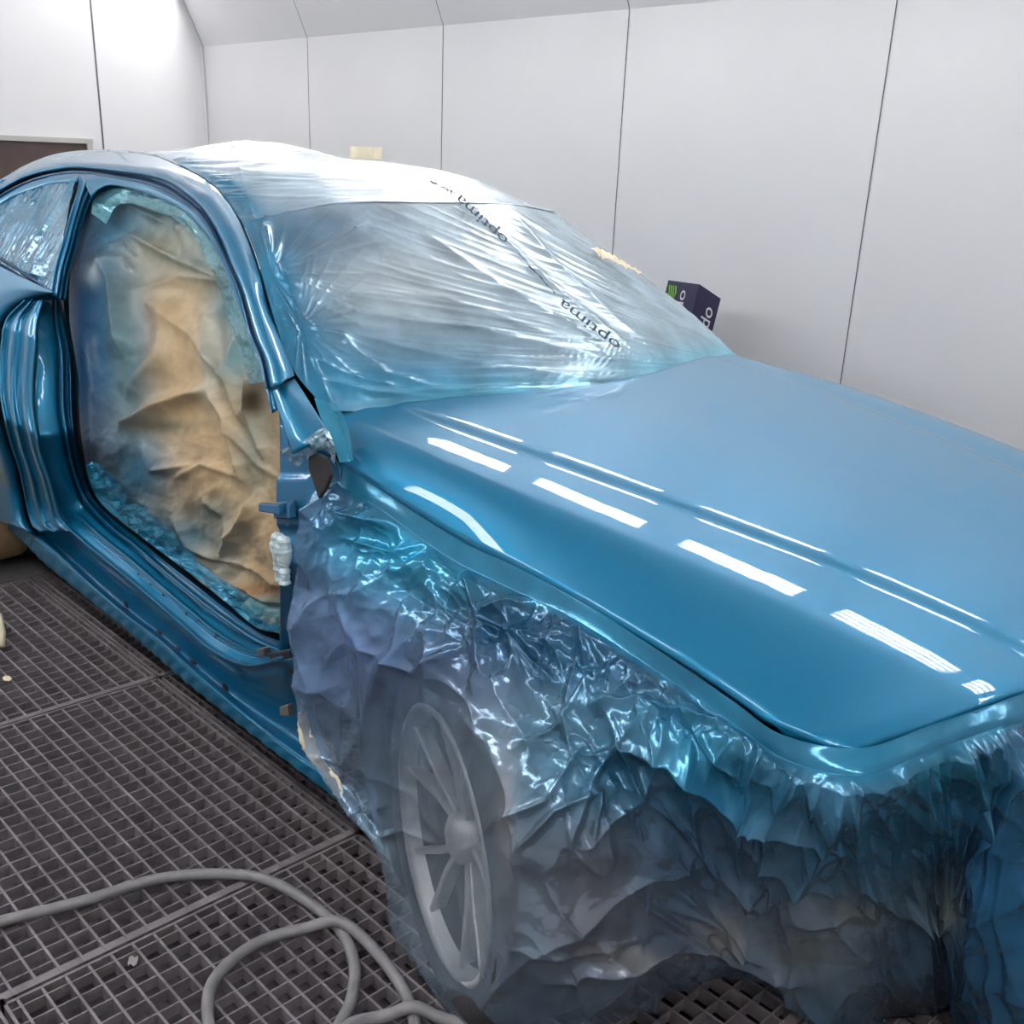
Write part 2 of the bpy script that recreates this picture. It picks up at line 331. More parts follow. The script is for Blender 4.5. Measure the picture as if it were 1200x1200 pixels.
# outer jamb steps (rear) and quarter panel
Tj = [(30, 353), (8, 376), (3, 400), (1, 430), (3, 470), (13, 515), (24, 550), (36, 607), (47, 622)]
Rr = Rj[:8] + [(84, 622)]
band('jamb_steps', Rr, Tj, M_paint, lambda t, s: .0 + .02 * t + .005 * math.cos(t * 2 * math.pi * 2.2) - .03 * t * t, 46, 110)
Tt = [(63, 345), (42, 350), (22, 361), (6, 378), (1, 400), (-1, 430), (1, 470), (11, 515), (22, 550), (33, 606), (44, 626)]
Tq = [(60, 341), (30, 327), (0, 312), (-30, 300), (-60, 300), (-70, 360), (-75, 430), (-70, 500), (-60, 560), (-45, 590), (-30, 600)]
band('quarter_panel', Tt, Tq, M_paint, lambda t, s: -.03 * math.sin(min(1, t * 2) * math.pi / 2) + .02 * (1 - min(1, t * 8)), 14, 90)
band('beltline_channel', [(-40, 282), (0, 303), (33, 325), (61, 343)], [(-40, 295), (0, 313), (33, 331), (58, 346)], M_dark, lambda t, s: .012 + .03 * math.sin(math.pi * t), 5, 40)
# rocker side
S0 = [(44, 618), (70, 609), (90, 630), (148, 678), (180, 705), (218, 738), (250, 765), (290, 781), (322, 776), (350, 772)]
S1 = [(2, 592), (30, 620), (60, 642), (112, 690), (150, 722), (190, 752), (232, 790), (285, 835), (340, 878), (392, 915)]
def fr_(t, s):
    b = -.03 * math.exp(-((s - .86) / .10) ** 4) * math.exp(-((t - .28) / .22) ** 4)
    return .005 + .05 * min(1, t * 3) - .045 * max(0, t - .8) / .2 + b
band('sill_side', S0, S1, M_paint_in, fr_, 26, 140)
O1 = [(-6, 594), (30, 622), (60, 645), (112, 692), (150, 724), (190, 755), (232, 793), (285, 837), (340, 881), (405, 925)]
N1 = [(-6, 608), (25, 634), (55, 663), (104, 703), (142, 733), (182, 768), (222, 803), (275, 845), (330, 888), (402, 943)]
def wav(S):
    n = S.shape[1]; z = .0016 * np.sign(np.sin(np.linspace(0, 190, n)));
    S = S.copy(); S[-2:, :, 2] += z; S[2:-1, :, 1] += .0025 * np.sin(np.linspace(0, 190, n)); return S
band('sill_flange', O1, N1, M_paint, lambda t, s: .008 - .006 * t, 7, 420, fn=wav)
# clip holes along the rocker: black blocks painting in their dark insides
for (u, v) in ((21, 632), (46, 645), (65, 655), (80, 664), (113, 690), (148, 708), (187, 742), (209, 762), (227, 777), (264, 805), (18, 615)):
    p = side(u, v, .054); s_ = .010
    o = MB().box(p[0] - s_, p[0] + s_, p[1] - .003, p[1] + .002, p[2] - s_ * .8, p[2] + s_ * .8).build('clip_hole_shade', M_black, car); 
for (u, v) in ((60.5, 437), (60.5, 453)):
    p = side(u, v, .06); MB().box(p[0] - .014, p[0] + .014, p[1] - .012, p[1], p[2] - .007, p[2] + .007).build('striker_hole_shade', M_black, car)  # black blocks painting in the dark of the striker holes
for (u, v) in ((164, 673), (178, 685), (193, 697), (220, 719), (232, 728), (254, 746)):
    p = side(u, v, .03); MB().tube([p + [0, -.004, .004], p + [0, .004, -.004]], .005, 8).build('drain_hole_shade', M_black, car)  # black plugs painting in the dark of the drain holes
# hinge pillar with embossed panels
def hp(S):
    u, v = proj(S); b = np.zeros(u.shape)
    b += .008 * np.clip(1 - np.maximum(np.abs(u - 345) / 24, np.abs(v - 588) / 34), 0, .25) / .25
    b += .007 * np.clip(1 - np.maximum(np.abs(u - 342) / 26, np.abs(v - 655) / 26), 0, .3) / .3
    S = S.copy(); S[..., 1] -= b; return S
HP = [(327, 478), (328, 520), (328, 560), (328, 600), (328, 650), (328, 700), (328, 740), (326, 775)]
HR = [(352, 500), (395, 540), (398, 580), (396, 620), (396, 660), (396, 700), (396, 745), (396, 785)]
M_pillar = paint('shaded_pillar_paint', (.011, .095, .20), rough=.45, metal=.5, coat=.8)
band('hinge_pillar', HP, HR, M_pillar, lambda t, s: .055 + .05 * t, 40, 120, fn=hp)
band('lower_pillar_panel', [(326, 765), (345, 762), (372, 768), (396, 775)], [(330, 800), (345, 820), (375, 850), (400, 900)], M_paint_in, lambda t, s: .035 + .05 * s, 8, 40)
# pillar foot piece
band('pillar_foot', [(318, 456), (330, 450), (345, 443)], [(342, 532), (362, 520), (384, 504)], M_paint, lambda t, s: -.018 * math.sin(math.pi * s) + .02 + .05 * s, 20, 24)
# hinges
def hexpart(name, pts, d, mat_, parent):
    b = [side(u, v, d[0]) for u, v in pts]; t = [q + np.array([0, -d[1], 0]) for q in b]; return bevel(MB().hexa(b, t).build(name, mat_, parent), .003)
h = hexpart('door_hinge', [(330, 587), (347, 585), (348, 606), (330, 606)], (.05, .02), M_pillar, car)
hexpart('hinge_arm', [(310, 588), (334, 590), (334, 602), (310, 598)], (.03, .015), M_pillar, h)
h = hexpart('door_hinge', [(310, 758), (317, 757), (318, 767), (311, 768)], (.02, .02), M_metal, car)
hexpart('hinge_arm', [(316, 764), (345, 760), (347, 790), (335, 782)], (.02, .012), M_rubber, h)
h = hexpart('jacking_bracket', [(335, 826), (344, 823), (346, 837), (336, 836)], (.02, .018), M_metal, car)
# wrapped door-wiring connector
p = side(334, 655, .02)
m = MB(); 
for i, dx in enumerate((-.010, .010)):
    zz = np.linspace(.052, -.050, 26); rr = .0125 + .003 * np.sin(zz * 60) + .0045 * perlin(zz * 120 + i * 9, zz * 0 + 3); rr[0] = rr[-1] = .006
    m.tube([p + [dx + .004 * float(perlin(z_ * 50, 5. + i)), -.008, z_] for z_ in zz], list(rr), 12)
o = m.build('cable_wrap', simple('dusted_tape', (.42, .52, .55), .5, noise=.2), None, False); o['label'] = 'crumpled masking tape wrapped round the cable end on the hinge pillar, beside the brown paper'; o['category'] = 'tape wrap'
d_ = o.modifiers.new('crush', 'DISPLACE'); tx = bpy.data.textures.new('crush', 'CLOUDS'); tx.noise_scale = .02; d_.texture = tx; d_.strength = .006

# ----- hood
def zp(x): return np.interp(x, [-2.0, -1.8, -1.4, -1.0, -.7, -.45, -.3], [1.0, .985, .955, .91, .865, .80, .74])
def zps(x): return np.mean([zp(x + d) for d in (-.12, -.06, 0, .06, .12)], axis=0)
def i_(x, a): a = np.array(a); return np.interp(x, a[:, 0], a[:, 1])
def isn(x, a): return np.mean([i_(x + d, a) for d in (-.08, -.04, 0, .04, .08)])
yR1 = [(-1.85, 1.243), (-1.4, 1.25), (-1.12, 1.305), (-.94, 1.342), (-.81, 1.375), (-.63, 1.415), (-.5, 1.45)]
yR2 = [(-1.8, 1.36), (-1.42, 1.40), (-1.25, 1.441), (-1.0, 1.503), (-.77, 1.566), (-.56, 1.62), (-.45, 1.66)]
def xr(y): return np.interp(y, [1.1, 1.24, 1.40, 1.72, 1.92, 2.12, 2.45, 2.62, 2.75], [-1.70, -1.80, -1.745, -1.675, -1.66, -1.665, -1.72, -1.76, -1.70])
E_px = [(397, 541, 1.15), (450, 577, 1.15), (537, 632, 1.15), (600, 662, 1.15), (650, 688, 1.15), (700, 716, 1.15), (800, 781, 1.14), (860, 822, 1.14), (917, 861, 1.14), (1006, 877, 1.24), (1090, 850, 1.36), (1200, 812, 1.53)]
E3 = np.array([ony(u, v, y) for u, v, y in E_px])
def zE(x): return np.interp(x, E3[:9, 0], E3[:9, 2])
fx = [(E3[8, 1], E3[8, 0]), (E3[9, 1], E3[9, 0]), (E3[10, 1], E3[10, 0]), (E3[11, 1], E3[11, 0]), (1.92, -.375)]
fz = [(E3[8, 1], E3[8, 2]), (E3[9, 1], E3[9, 2]), (E3[10, 1], E3[10, 2]), (E3[11, 1], E3[11, 2]), (1.92, .775)]
def xf(y): y = YC - abs(y - YC); return i_(y, fx)
def zf(y): y = YC - abs(y - YC); return i_(y, fz)
# cross profile: slope towards the flank, integrated out from the centre line
yR1 = [(-1.85, 1.235), (-1.4, 1.232), (-1.12, 1.268), (-.94, 1.295), (-.81, 1.318), (-.63, 1.35), (-.5, 1.39)]
yR2 = [(-1.8, 1.355), (-1.42, 1.395), (-1.25, 1.425), (-1.0, 1.465), (-.77, 1.515), (-.56, 1.565), (-.45, 1.60)]
def tilt(y, a, b):
    d = y - a
    t = .012 + .055 * np.clip((1.92 - y) / .5, 0, 1) ** 2 * (y > b) * 0
    base = np.interp(d, [-.012, .0, .012, .03, .055, .08, .11], [.26, .17, .085, .066, .042, .010, -.01])
    r = .30 * np.exp(-np.abs((y - b) / .016) ** 1.6)
    dome = np.where(y > b, .028 * np.clip((1.92 - y) / .35, 0, 1), 0)
    return base + r + dome
fr1 = list(np.linspace(0, 1, 14)[:-1]); cols_n = 13 + 26 + 17 + 22
def ycols(x):
    a, b = float(isn(x, yR1)), float(isn(x, yR2)); e = 1.15 if x < E3[8, 0] else 1.15 + 0 * x
    y1 = e + (a - e) * np.linspace(0, 1, 14)[:-1]; y2 = a + (b - .03 - a) * np.linspace(0, 1, 27)[:-1]; y3 = b + np.linspace(-.03, .045, 18)[:-1]; y4 = b + .045 + (YC - b - .045) * np.linspace(0, 1, 22)
    return np.concatenate([y1, y2, y3, y4]), a, b
def nat(x, y):
    Y, a, b = ycols(x); T = tilt(Y, a, b); D_ = np.concatenate([[0], np.cumsum((T[::-1][1:] + T[::-1][:-1]) / 2 * -np.diff(Y[::-1]))])[::-1]
    if y >= a: return zps(x) - float(np.interp(y, Y, D_))
    za = zps(x) - D_[13]; Wd = a - 1.15; q = a - y; h = za - float(zE(x)); return za - .22 * q - (h - .22 * Wd) / Wd ** 2 * q * q
def on_hood(u, v):
    d = ray(u, v); lo, hi = None, None
    for t in np.linspace(1.16 / d[1], 2.6, 700):
        P = CAM + d * t
        if P[2] < nat(P[0], min(P[1], YC)): return P
    return P
fr_pts = [on_hood(u, v) for u, v in ((1006, 877), (1090, 850), (1150, 830), (1200, 812))]
fx = [(E3[8, 1], E3[8, 0])] + [(q[1], q[0]) for q in fr_pts] + [(YC, fr_pts[-1][0] + .05)]
def hood_edge_y(u, v): return float(on_hood(u, v)[1])
NS = 120; ncol = len(ycols(-1.)[0]); H = np.zeros((ncol, NS, 3))
yr_, yf_ = ycols(-1.76)[0], ycols(-.55)[0]
for k in range(ncol):
    x0 = xr(yr_[k]); x1 = xf(yf_[k])
    if k < 13: x0 = E3[0, 0] * (1 - k / 13) + x0 * (k / 13); 
    if k == 0: x1 = E3[8, 0]
    for j in range(NS):
        s_ = j / (NS - 1); H[k, j, 0] = x0 + (x1 - x0) * s_
for k in range(ncol):
    for j in range(NS):
        x = H[k, j, 0]; Y, a, b = ycols(x); T = tilt(Y, a, b); D_ = np.concatenate([[0], np.cumsum((T[::-1][1:] + T[::-1][:-1]) / 2 * -np.diff(Y[::-1]))])[::-1]
        y = Y[k]; z = zps(x) - .0 - D_[k]
        if k < 13:
            za = zps(x) - D_[13]; Wd = a - 1.15; q = (a - y); h = za - float(zE(x)); ta = .22; qq = (h - ta * Wd) / Wd ** 2
            z = za - ta * q - qq * q * q
        s_ = j / (NS - 1)
        z = z - .010 * max(0, (s_ - .97) / .03) ** 2
        H[k, j, 1] = y; H[k, j, 2] = z
mir = H[:-1][::-1].copy(); mir[..., 1] = 2 * YC - mir[..., 1]
Sh = np.concatenate([H, mir])
hood = grid('hood', Sh, M_paint, car); solid(hood, .012, -1)
# ----- roof, windscreen glass, far flank, tail: the rest of the shell, under or behind the films
def loft(name, rows, mat_, nr=30, nc=30): return solid(grid(name, net(rows, nr, nc), mat_, car), .008, -1)
def sideP(u, v, dy): return tuple(side(u, v, dy))
nearR = [(-4.05, 1.42, 1.33), sideP(165, 181, .11), sideP(215, 199, .11), sideP(270, 240, .11), sideP(300, 285, .12)]
near_w = [sideP(300, 275, .12), sideP(318, 350, .12), sideP(345, 420, .13), (-1.80, 1.25, .955)]
loft('roof_panel', [[(-4.05, 1.42, 1.325), (-4.1, 1.92, 1.38), (-4.0, 2.42, 1.33)], [(-3.30, 1.70, 1.415), (-3.4, 1.92, 1.425), (-3.3, 2.42, 1.365)],
                    [(-2.9, 1.64, 1.405), (-2.95, 1.92, 1.425), (-2.9, 2.42, 1.355)], [(-2.46, 1.52, 1.32), (-2.36, 1.92, 1.335), (-2.42, 2.42, 1.29)]], M_paint)
M_glass = simple('dark_windscreen', (.03, .10, .15), .12, noise=.1)
loft('windshield', [[(-2.44, 1.52, 1.31), (-2.36, 1.92, 1.325), (-2.42, 2.42, 1.28)], [(-2.14, 1.42, 1.12), (-2.08, 1.92, 1.13), (-2.14, 2.48, 1.10)], [(-1.82, 1.32, .92), (-1.72, 1.92, .92), (-1.82, 2.55, .92)]], M_glass)
loft('far_roof_rail', [[(-4.0, 2.42, 1.33), (-3.3, 2.43, 1.385), (-2.9, 2.43, 1.385), (-2.42, 2.43, 1.31), (-1.80, 2.58, .94)], [(-4.0, 2.52, 1.28), (-3.3, 2.52, 1.34), (-2.9, 2.52, 1.33), (-2.42, 2.52, 1.26), (-1.70, 2.64, .92)]], M_paint, 6, 60)
loft('far_flank', [[(-4.9, 2.5, .95), (-4.0, 2.66, .95), (-3, 2.66, .93), (-1.8, 2.66, .91), (-.62, 2.68, .76)], [(-4.9, 2.7, .7), (-4, 2.84, .7), (-3, 2.76, .6), (-1.8, 2.76, .6), (-.62, 2.72, .62)], [(-4.8, 2.6, .2), (-4, 2.74, .2), (-3, 2.72, .2), (-1.8, 2.72, .2), (-.7, 2.68, .25)]], M_paint, 20, 60)
loft('far_window', [[(-4.0, 2.52, 1.28), (-3.3, 2.52, 1.34), (-2.9, 2.52, 1.33), (-2.42, 2.52, 1.26), (-1.80, 2.62, .95)], [(-4.4, 2.62, .95), (-3.8, 2.66, .95), (-3, 2.66, .93), (-2.4, 2.66, .92), (-1.75, 2.66, .91)]], M_glass, 10, 40)
loft('tail', [[(-4.05, 1.40, 1.33), (-4.1, 1.92, 1.38), (-4.0, 2.44, 1.33)], [(-4.6, 1.28, 1.02), (-4.65, 1.92, 1.05), (-4.6, 2.56, 1.02)], [(-5.02, 1.25, .96), (-5.08, 1.92, .98), (-5.02, 2.58, .96)], [(-5.1, 1.15, .6), (-5.2, 1.92, .6), (-5.1, 2.68, .6)], [(-5.0, 1.2, .22), (-5.1, 1.92, .22), (-5.0, 2.64, .22)]], M_paint)
loft('rear_flank', [[(-5.02, 1.26, .95), (-4.5, 1.10, .95), (-4.05, 1.10, .95), (-3.72, 1.10, .93)], [(-5.06, 1.12, .68), (-4.5, 1.00, .72), (-4.1, .98, .73), (-3.72, 1.02, .75)], [(-5.0, 1.12, .3), (-4.6, 1.05, .45), (-4.1, 1.05, .72), (-3.72, 1.06, .60)]], M_paint)
# dark floor pan and engine bay mass
bevel(MB().box(-4.9, -.78, 1.42, 2.6, .17, .30).build('floor_pan', M_black, car), .01)
bevel(MB().box(-1.70, -.70, 1.42, 2.45, .28, .80).build('engine_bay', M_dark, car), .03)
MB().box(-2.0, -1.72, 1.22, 2.6, .28, .90).build('bulkhead', M_dark, car)
MB().box(-.72, -.64, 1.36, 2.5, .30, .66).build('radiator_support', M_dark, car)
MB().box(-3.9, -2.25, 1.60, 1.65, .35, 1.0).build('cabin_lining', M_black, car)
# front fender stays on under the film: pale panel with wheel arch
hubc = onz(521, 986, .325); th = math.radians(21); fwd = np.array([math.cos(th), -math.sin(th), 0]); nn = np.array([-math.sin(th), -math.cos(th), 0]); RT = .325
pts = []; nA = 40
for i in range(nA + 1):
    a = math.pi * (1 - i / nA); ax = hubc[0] + .0 + .385 * math.cos(a); az = .34 + .385 * math.sin(a)
    pts.append(((ax, 1.13, az)))
outr = []
for i in range(nA + 1):
    t = i / nA; x = -1.66 + t * (1.66 - .80); outr.append((x, 1.20, float(zE(x)) - .035))
fp = loft('front_fender', [outr, [((a[0] + b_[0]) / 2, 1.15, (a[2] + b_[2]) / 2) for a, b_ in zip(outr, pts)], pts], M_primer, 12, 60)
lin_ = MB(); lin_.lathe([(.39, .0), (.38, -.28), (.02, -.30)], (hubc[0], 1.13, .34), (0, -1, 0), (0, 0, 1), 48); lin_.build('wheel_arch_liner', M_black, car, True)
# wheels
def wheel(c, n_, up, fw_, name, parent, full=True):
    t = empty(name, Vector(c) - Vector((0, 0, 0)))
    t.parent = parent; t.location = Vector(c) - parent_world(parent)
    prof = [(.245, .0), (.262, .012), (.29, .016), (.315, .004), (RT, -.022), (RT, -.10), (RT - .006, -.104), (RT, -.108), (RT, -.15), (RT - .006, -.154), (RT, -.158), (RT, -.22), (.312, -.245), (.27, -.25), (.245, -.235)]
    MB().lathe([(a, b_ - .0) for a, b_ in prof], c, n_, up, 72).build('tyre', M_rubber, t, True)
    rp = [(.247, .004), (.25, .01), (.238, .012), (.232, .0), (.224, -.02)]
    MB().lathe([(.224, -.02), (.222, -.03), (.215, -.2)], c, n_, up, 72).build('rim_barrel', M_rimd, t, True)
    MB().lathe([(.214, -.13), (.17, -.10), (.16, -.085), (.02, -.08)], c, n_, up, 48).build('brake_disc', M_rubber, t, True)
    MB().lathe(rp, c, n_, up, 72).build('rim', M_rim, t, True)
    C_ = np.array(c); n_ = np.array(n_, float); up = np.array(up, float); fw_ = np.array(fw_, float)
    for k in range(5):
        for s_ in (-1, 1):
            a = math.radians(90 + 72 * k); a1 = a + s_ * .16; a2 = a + s_ * .26
            d1 = math.cos(a1) * fw_ + math.sin(a1) * up; d2 = math.cos(a2) * fw_ + math.sin(a2) * up
            p0 = C_ + d1 * .04 + n_ * -.035; p1 = C_ + d1 * .12 + n_ * -.022; p2 = C_ + d2 * .235 + n_ * -.002
            tg = np.cross(n_, d2); w0, w1 = .009, .006
            b_ = []; tt = []
            for p_, w_ in ((p0, w0), (p1, w0 * .8), (p2, w1)):
                b_ += [[p_ + tg * w_, p_ - tg * w_, p_ - tg * w_ - n_ * .03, p_ + tg * w_ - n_ * .03]]
            m_ = MB(); V = sum(b_, []); Fq = []
            for q in range(2):
                for e in range(4): Fq.append((q * 4 + e, q * 4 + (e + 1) % 4, q * 4 + 4 + (e + 1) % 4, q * 4 + 4 + e))
            Fq += [(3, 2, 1, 0), (8, 9, 10, 11)]; m_.add(V, Fq); bevel(m_.build('spoke', M_rim, t), .003)
    MB().lathe([(.001, -.008), (.03, -.01), (.045, -.02), (.05, -.05)], c, n_, up, 32).build('hub_cap', M_rim, t, True)
    return t
wheel(tuple(hubc), nn, (0, 0, 1), fwd, 'front_wheel', car)
wheel((-3.98, 1.10, .325), (0, -1, 0), (0, 0, 1), (1, 0, 0), 'rear_wheel', car)
wheel((-1.17, 2.70, .325), (0, 1, 0), (0, 0, 1), (1, 0, 0), 'front_wheel', car)
wheel((-3.98, 2.66, .325), (0, 1, 0), (0, 0, 1), (1, 0, 0), 'rear_wheel', car)

# black plate painting in the dark gap behind the fender's rear corner
hexpart('fender_gap_shade', [(366, 534), (376, 530), (386, 536), (392, 556), (386, 572), (378, 584), (372, 566), (366, 548)], (.055, .01), M_black, car)

# ================================================================= MASKING FILMS AND PAPER
def segd(u, v, P):
    """distance to a polyline and the fraction along it"""
    P = np.array(P, float); best = np.full(u.shape, 1e9); fr = np.zeros(u.shape); Ls = np.hypot(*np.diff(P, axis=0).T); T = Ls.sum(); acc = 0
    for i in range(len(P) - 1):
        a, d = P[i], P[i + 1] - P[i]; t = np.clip(((u - a[0]) * d[0] + (v - a[1]) * d[1]) / (d @ d), 0, 1)
        q = np.hypot(u - a[0] - t * d[0], v - a[1] - t * d[1]); m = q < best; best = np.where(m, q, best); fr = np.where(m, (acc + t * Ls[i]) / T, fr); acc += Ls[i]
    return best, fr
def folds(u, v, F_):
    s = np.zeros(u.shape)
    for P, wd, am in F_:
        d, f = segd(u, v, P); tp = np.clip(np.minimum(f, 1 - f) * 6 + .25, 0, 1); s += am * tp * np.exp(-np.abs(d / wd) ** 1.3)
    return s
def blend(u, v, base, blobs):
    c = np.zeros(u.shape + (4,)) + np.array(base)
    for (x, y, rx, ry, cc) in blobs:
        w_ = np.exp(-(((u - x) / rx) ** 2 + ((v - y) / ry) ** 2))[..., None]; c = c * (1 - w_) + np.array(cc) * w_
    return c
def pt(e):
    if e[0] == 'P': return tuple(e[1:])
    if e[0] == 'S': return tuple(side(e[1], e[2], e[3]))
    return tuple(ony(*e))
# --- film over roof and windscreen
S_ = 'S'
WS = [[(S_, 150, 177, .05), ('P', -3.80, 1.80, 1.445), ('P', -3.9, 1.95, 1.45), ('P', -3.9, 2.2, 1.43), ('P', -3.8, 2.46, 1.36)],
      [(S_, 190, 184, .05), ('P', -3.25, 1.74, 1.460), ('P', -3.25, 1.95, 1.468), ('P', -3.3, 2.2, 1.45), ('P', -3.3, 2.46, 1.385)],
      [(S_, 226, 201, .05), ('P', -2.84, 1.66, 1.446), ('P', -2.86, 1.96, 1.456), ('P', -2.88, 2.2, 1.44), ('P', -2.88, 2.47, 1.37)],
      [(S_, 256, 222, .05), ('P', -2.56, 1.62, 1.422), ('P', -2.556, 1.97, 1.440), ('P', -2.52, 2.22, 1.418), ('P', -2.6, 2.47, 1.35)],
      [(S_, 282, 258, .05), ('P', -2.30, 1.585, 1.357), ('P', -2.29, 1.90, 1.362), ('P', -2.29, 2.16, 1.357), ('P', -2.37, 2.43, 1.33)],
      [(S_, 286, 265, .05), ('P', -2.275, 1.58, 1.347), ('P', -2.265, 1.90, 1.352), ('P', -2.265, 2.16, 1.346), ('P', -2.35, 2.44, 1.318)],
      [(S_, 302, 305, .05), ('P', -2.11, 1.53, 1.252), ('P', -2.09, 1.91, 1.258), ('P', -2.11, 2.22, 1.25), (712, 297, 2.49)],
      [(S_, 320, 370, .05), ('P', -1.96, 1.48, 1.15), ('P', -1.92, 1.92, 1.158), ('P', -1.94, 2.26, 1.14), (778, 342, 2.56)],
      [(S_, 344, 434, .065), ('P', -1.86, 1.45, 1.045), ('P', -1.80, 1.92, 1.055), ('P', -1.81, 2.28, 1.045), (822, 378, 2.60)],
      [(385, 482, 1.20), (480, 480, 1.40), (640, 467, 1.72), (760, 445, 2.13), (868, 421, 2.62)]]
C_ = np.array([[pt(e) for e in r] for r in WS]); Sw = net(C_, 420, 380); uw, vw = proj(Sw)
nw = gnorm(Sw)
def taut(u, v):
    r1 = np.hypot(u - 925, v - 436); a1 = np.arctan2(436 - v, 925 - u)       # pleats gathered at the far lower corner
    r2 = np.hypot(u - 318, v - 325); a2 = np.arctan2(v - 325, u - 318)       # pinch on the near pillar
    r3 = np.hypot(u - 350, v - 385); a3 = np.arctan2(v - 385, u - 350)
    w2 = np.exp(-(r2 / 110) ** 2) * np.clip(r2 / 25, 0, 1); w3 = np.exp(-(r3 / 90) ** 2) * np.clip(r3 / 25, 0, 1)
    roof = 1 / (1 + np.exp((v - 238) / 3.))
    Rg = lambda q, k=7.: np.exp(-np.abs(q) * k)
    p1 = Rg(perlin(a1 * 17, r1 / 420)) + .7 * Rg(perlin(a1 * 40 + 9, r1 / 340)) + .35 * Rg(perlin(a1 * 95 + 9, r1 / 240)) * np.clip((500 - r1) / 200, 0, 1)
    p2 = Rg(perlin(a2 * 3.2 + 3, r2 / 400)); p3 = Rg(perlin(a3 * 3.4 + 5, r3 / 400))
    near = np.clip((620 - r1) / 300, .0, 1) * np.clip((r1 - 60) / 320, 0, 1) ** 1.1 * 1.35
    low = np.clip((v - 250) / 120, .25, 1)
    d = .0075 * p1 * near * low * (1 - roof) + .009 * p2 * w2 + .009 * p3 * w3
    d += roof * (.004 * (1 - 2.2 * np.abs(perlin(u / 95, v / 5.0))) * np.exp(-((u - 290) / 110.) ** 2) + .0008 * perlin(u / 60, v / 8.))
    d += .0006 * crumple(u / 30, v / 20, 2) * (1 - roof)
    return d
d = taut(uw, vw)
FW = [([(325, 322), (360, 305), (430, 262)], 3.5, .010), ([(325, 325), (400, 345), (480, 352)], 3, .008), ([(350, 384), (400, 400), (450, 440), (520, 462)], 5, .012), ([(348, 386), (430, 400), (560, 430), (700, 447), (800, 440)], 5, .010),
      ([(372, 446), (430, 462), (520, 470), (640, 462)], 5, .013), ([(352, 382), (470, 372), (620, 405), (780, 438)], 6, .008), ([(600, 250), (650, 310), (720, 375), (800, 432)], 5, .010), ([(560, 250), (640, 330), (740, 410), (810, 436)], 4, .007),
      ([(500, 275), (590, 340), (700, 400), (790, 436)], 5, .008), ([(330, 325), (420, 370), (560, 390), (740, 430)], 5, .008), ([(660, 245), (720, 300), (780, 350), (835, 405)], 5, .008), ([(310, 262), (318, 300), (330, 330)], 5, .014), ([(316, 330), (336, 380), (350, 410)], 4, .012), ([(420, 340), (520, 352), (650, 395), (770, 432)], 4, .006),
      ([(360, 420), (400, 440), (470, 458)], 4, .010)]
d = d + folds(uw, vw, FW) * .8 * np.clip((np.hypot(uw - 860, vw - 432) - 40) / 130, .1, 1)
edge = np.clip(np.minimum(np.arange(380)[None, :] / 14., (419 - np.arange(420))[:, None] / 12.), 0, 1) + 0 * d
d = d * (.15 + .85 * edge)
ed = np.exp(-(segd(uw, vw, [(228, 163), (255, 172), (300, 183)])[0] / 9) ** 2) * .02
Sw2 = Sw + nw * d[..., None]; Sw2[..., 2] += .030 * np.exp(-((Sw2[..., 0] + 3.25) / .10) ** 2 - ((Sw2[..., 1] - 2.0) / .25) ** 2)
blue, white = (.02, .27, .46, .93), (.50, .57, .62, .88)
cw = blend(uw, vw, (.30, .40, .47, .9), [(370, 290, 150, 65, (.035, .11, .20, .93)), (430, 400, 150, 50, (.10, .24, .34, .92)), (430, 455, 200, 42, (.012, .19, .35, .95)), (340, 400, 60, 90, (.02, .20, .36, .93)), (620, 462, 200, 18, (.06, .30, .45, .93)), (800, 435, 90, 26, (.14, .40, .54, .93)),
       (480, 205, 170, 26, (.72, .76, .80, .96)), (340, 215, 90, 24, (.45, .58, .68, .95)), (250, 190, 60, 14, (.5, .6, .7, .95)), (600, 222, 80, 16, (.66, .74, .80, .96)), (850, 425, 50, 25, (.16, .42, .54, .93)), (470, 335, 120, 60, (.40, .48, .53, .86))])  # near-white spots paint the ceiling lights' glare onto the roof film
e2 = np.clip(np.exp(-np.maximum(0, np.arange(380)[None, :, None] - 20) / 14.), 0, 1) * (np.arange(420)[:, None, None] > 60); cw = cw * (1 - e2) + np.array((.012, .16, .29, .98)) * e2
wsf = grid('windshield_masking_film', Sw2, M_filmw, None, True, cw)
wsf.name = 'masking_film'; tag(wsf, 'taut pleated clear masking film over the roof and windscreen of the blue car', 'masking film')
# printed lettering on the film, following the sheet
def textverts(txt, size):
    c = bpy.data.curves.new('t', 'FONT'); c.body = txt; c.size = size; c.resolution_u = 3; c.offset = .004 * size
    o = bpy.data.objects.new('t', c); COL.objects.link(o); dg = bpy.context.evaluated_depsgraph_get(); dg.update()
    me = bpy.data.meshes.new_from_object(o.evaluated_get(dg)); bm = bmesh.new(); bm.from_mesh(me); bmesh.ops.triangulate(bm, faces=bm.faces[:])
    bmesh.ops.subdivide_edges(bm, edges=[e for e in bm.edges if e.calc_length() > .12 * size], cuts=1)
    bmesh.ops.triangulate(bm, faces=bm.faces[:])
    V = np.array([v.co[:] for v in bm.verts]); Fc = [tuple(v.index for v in f.verts) for f in bm.faces]; bm.free()
    bpy.data.objects.remove(o); return V, Fc
uw2, vw2 = proj(Sw2); flat = np.stack([uw2.ravel(), vw2.ravel()], 1); S2f = Sw2.reshape(-1, 3); nwf = gnorm(Sw2).reshape(-1, 3)
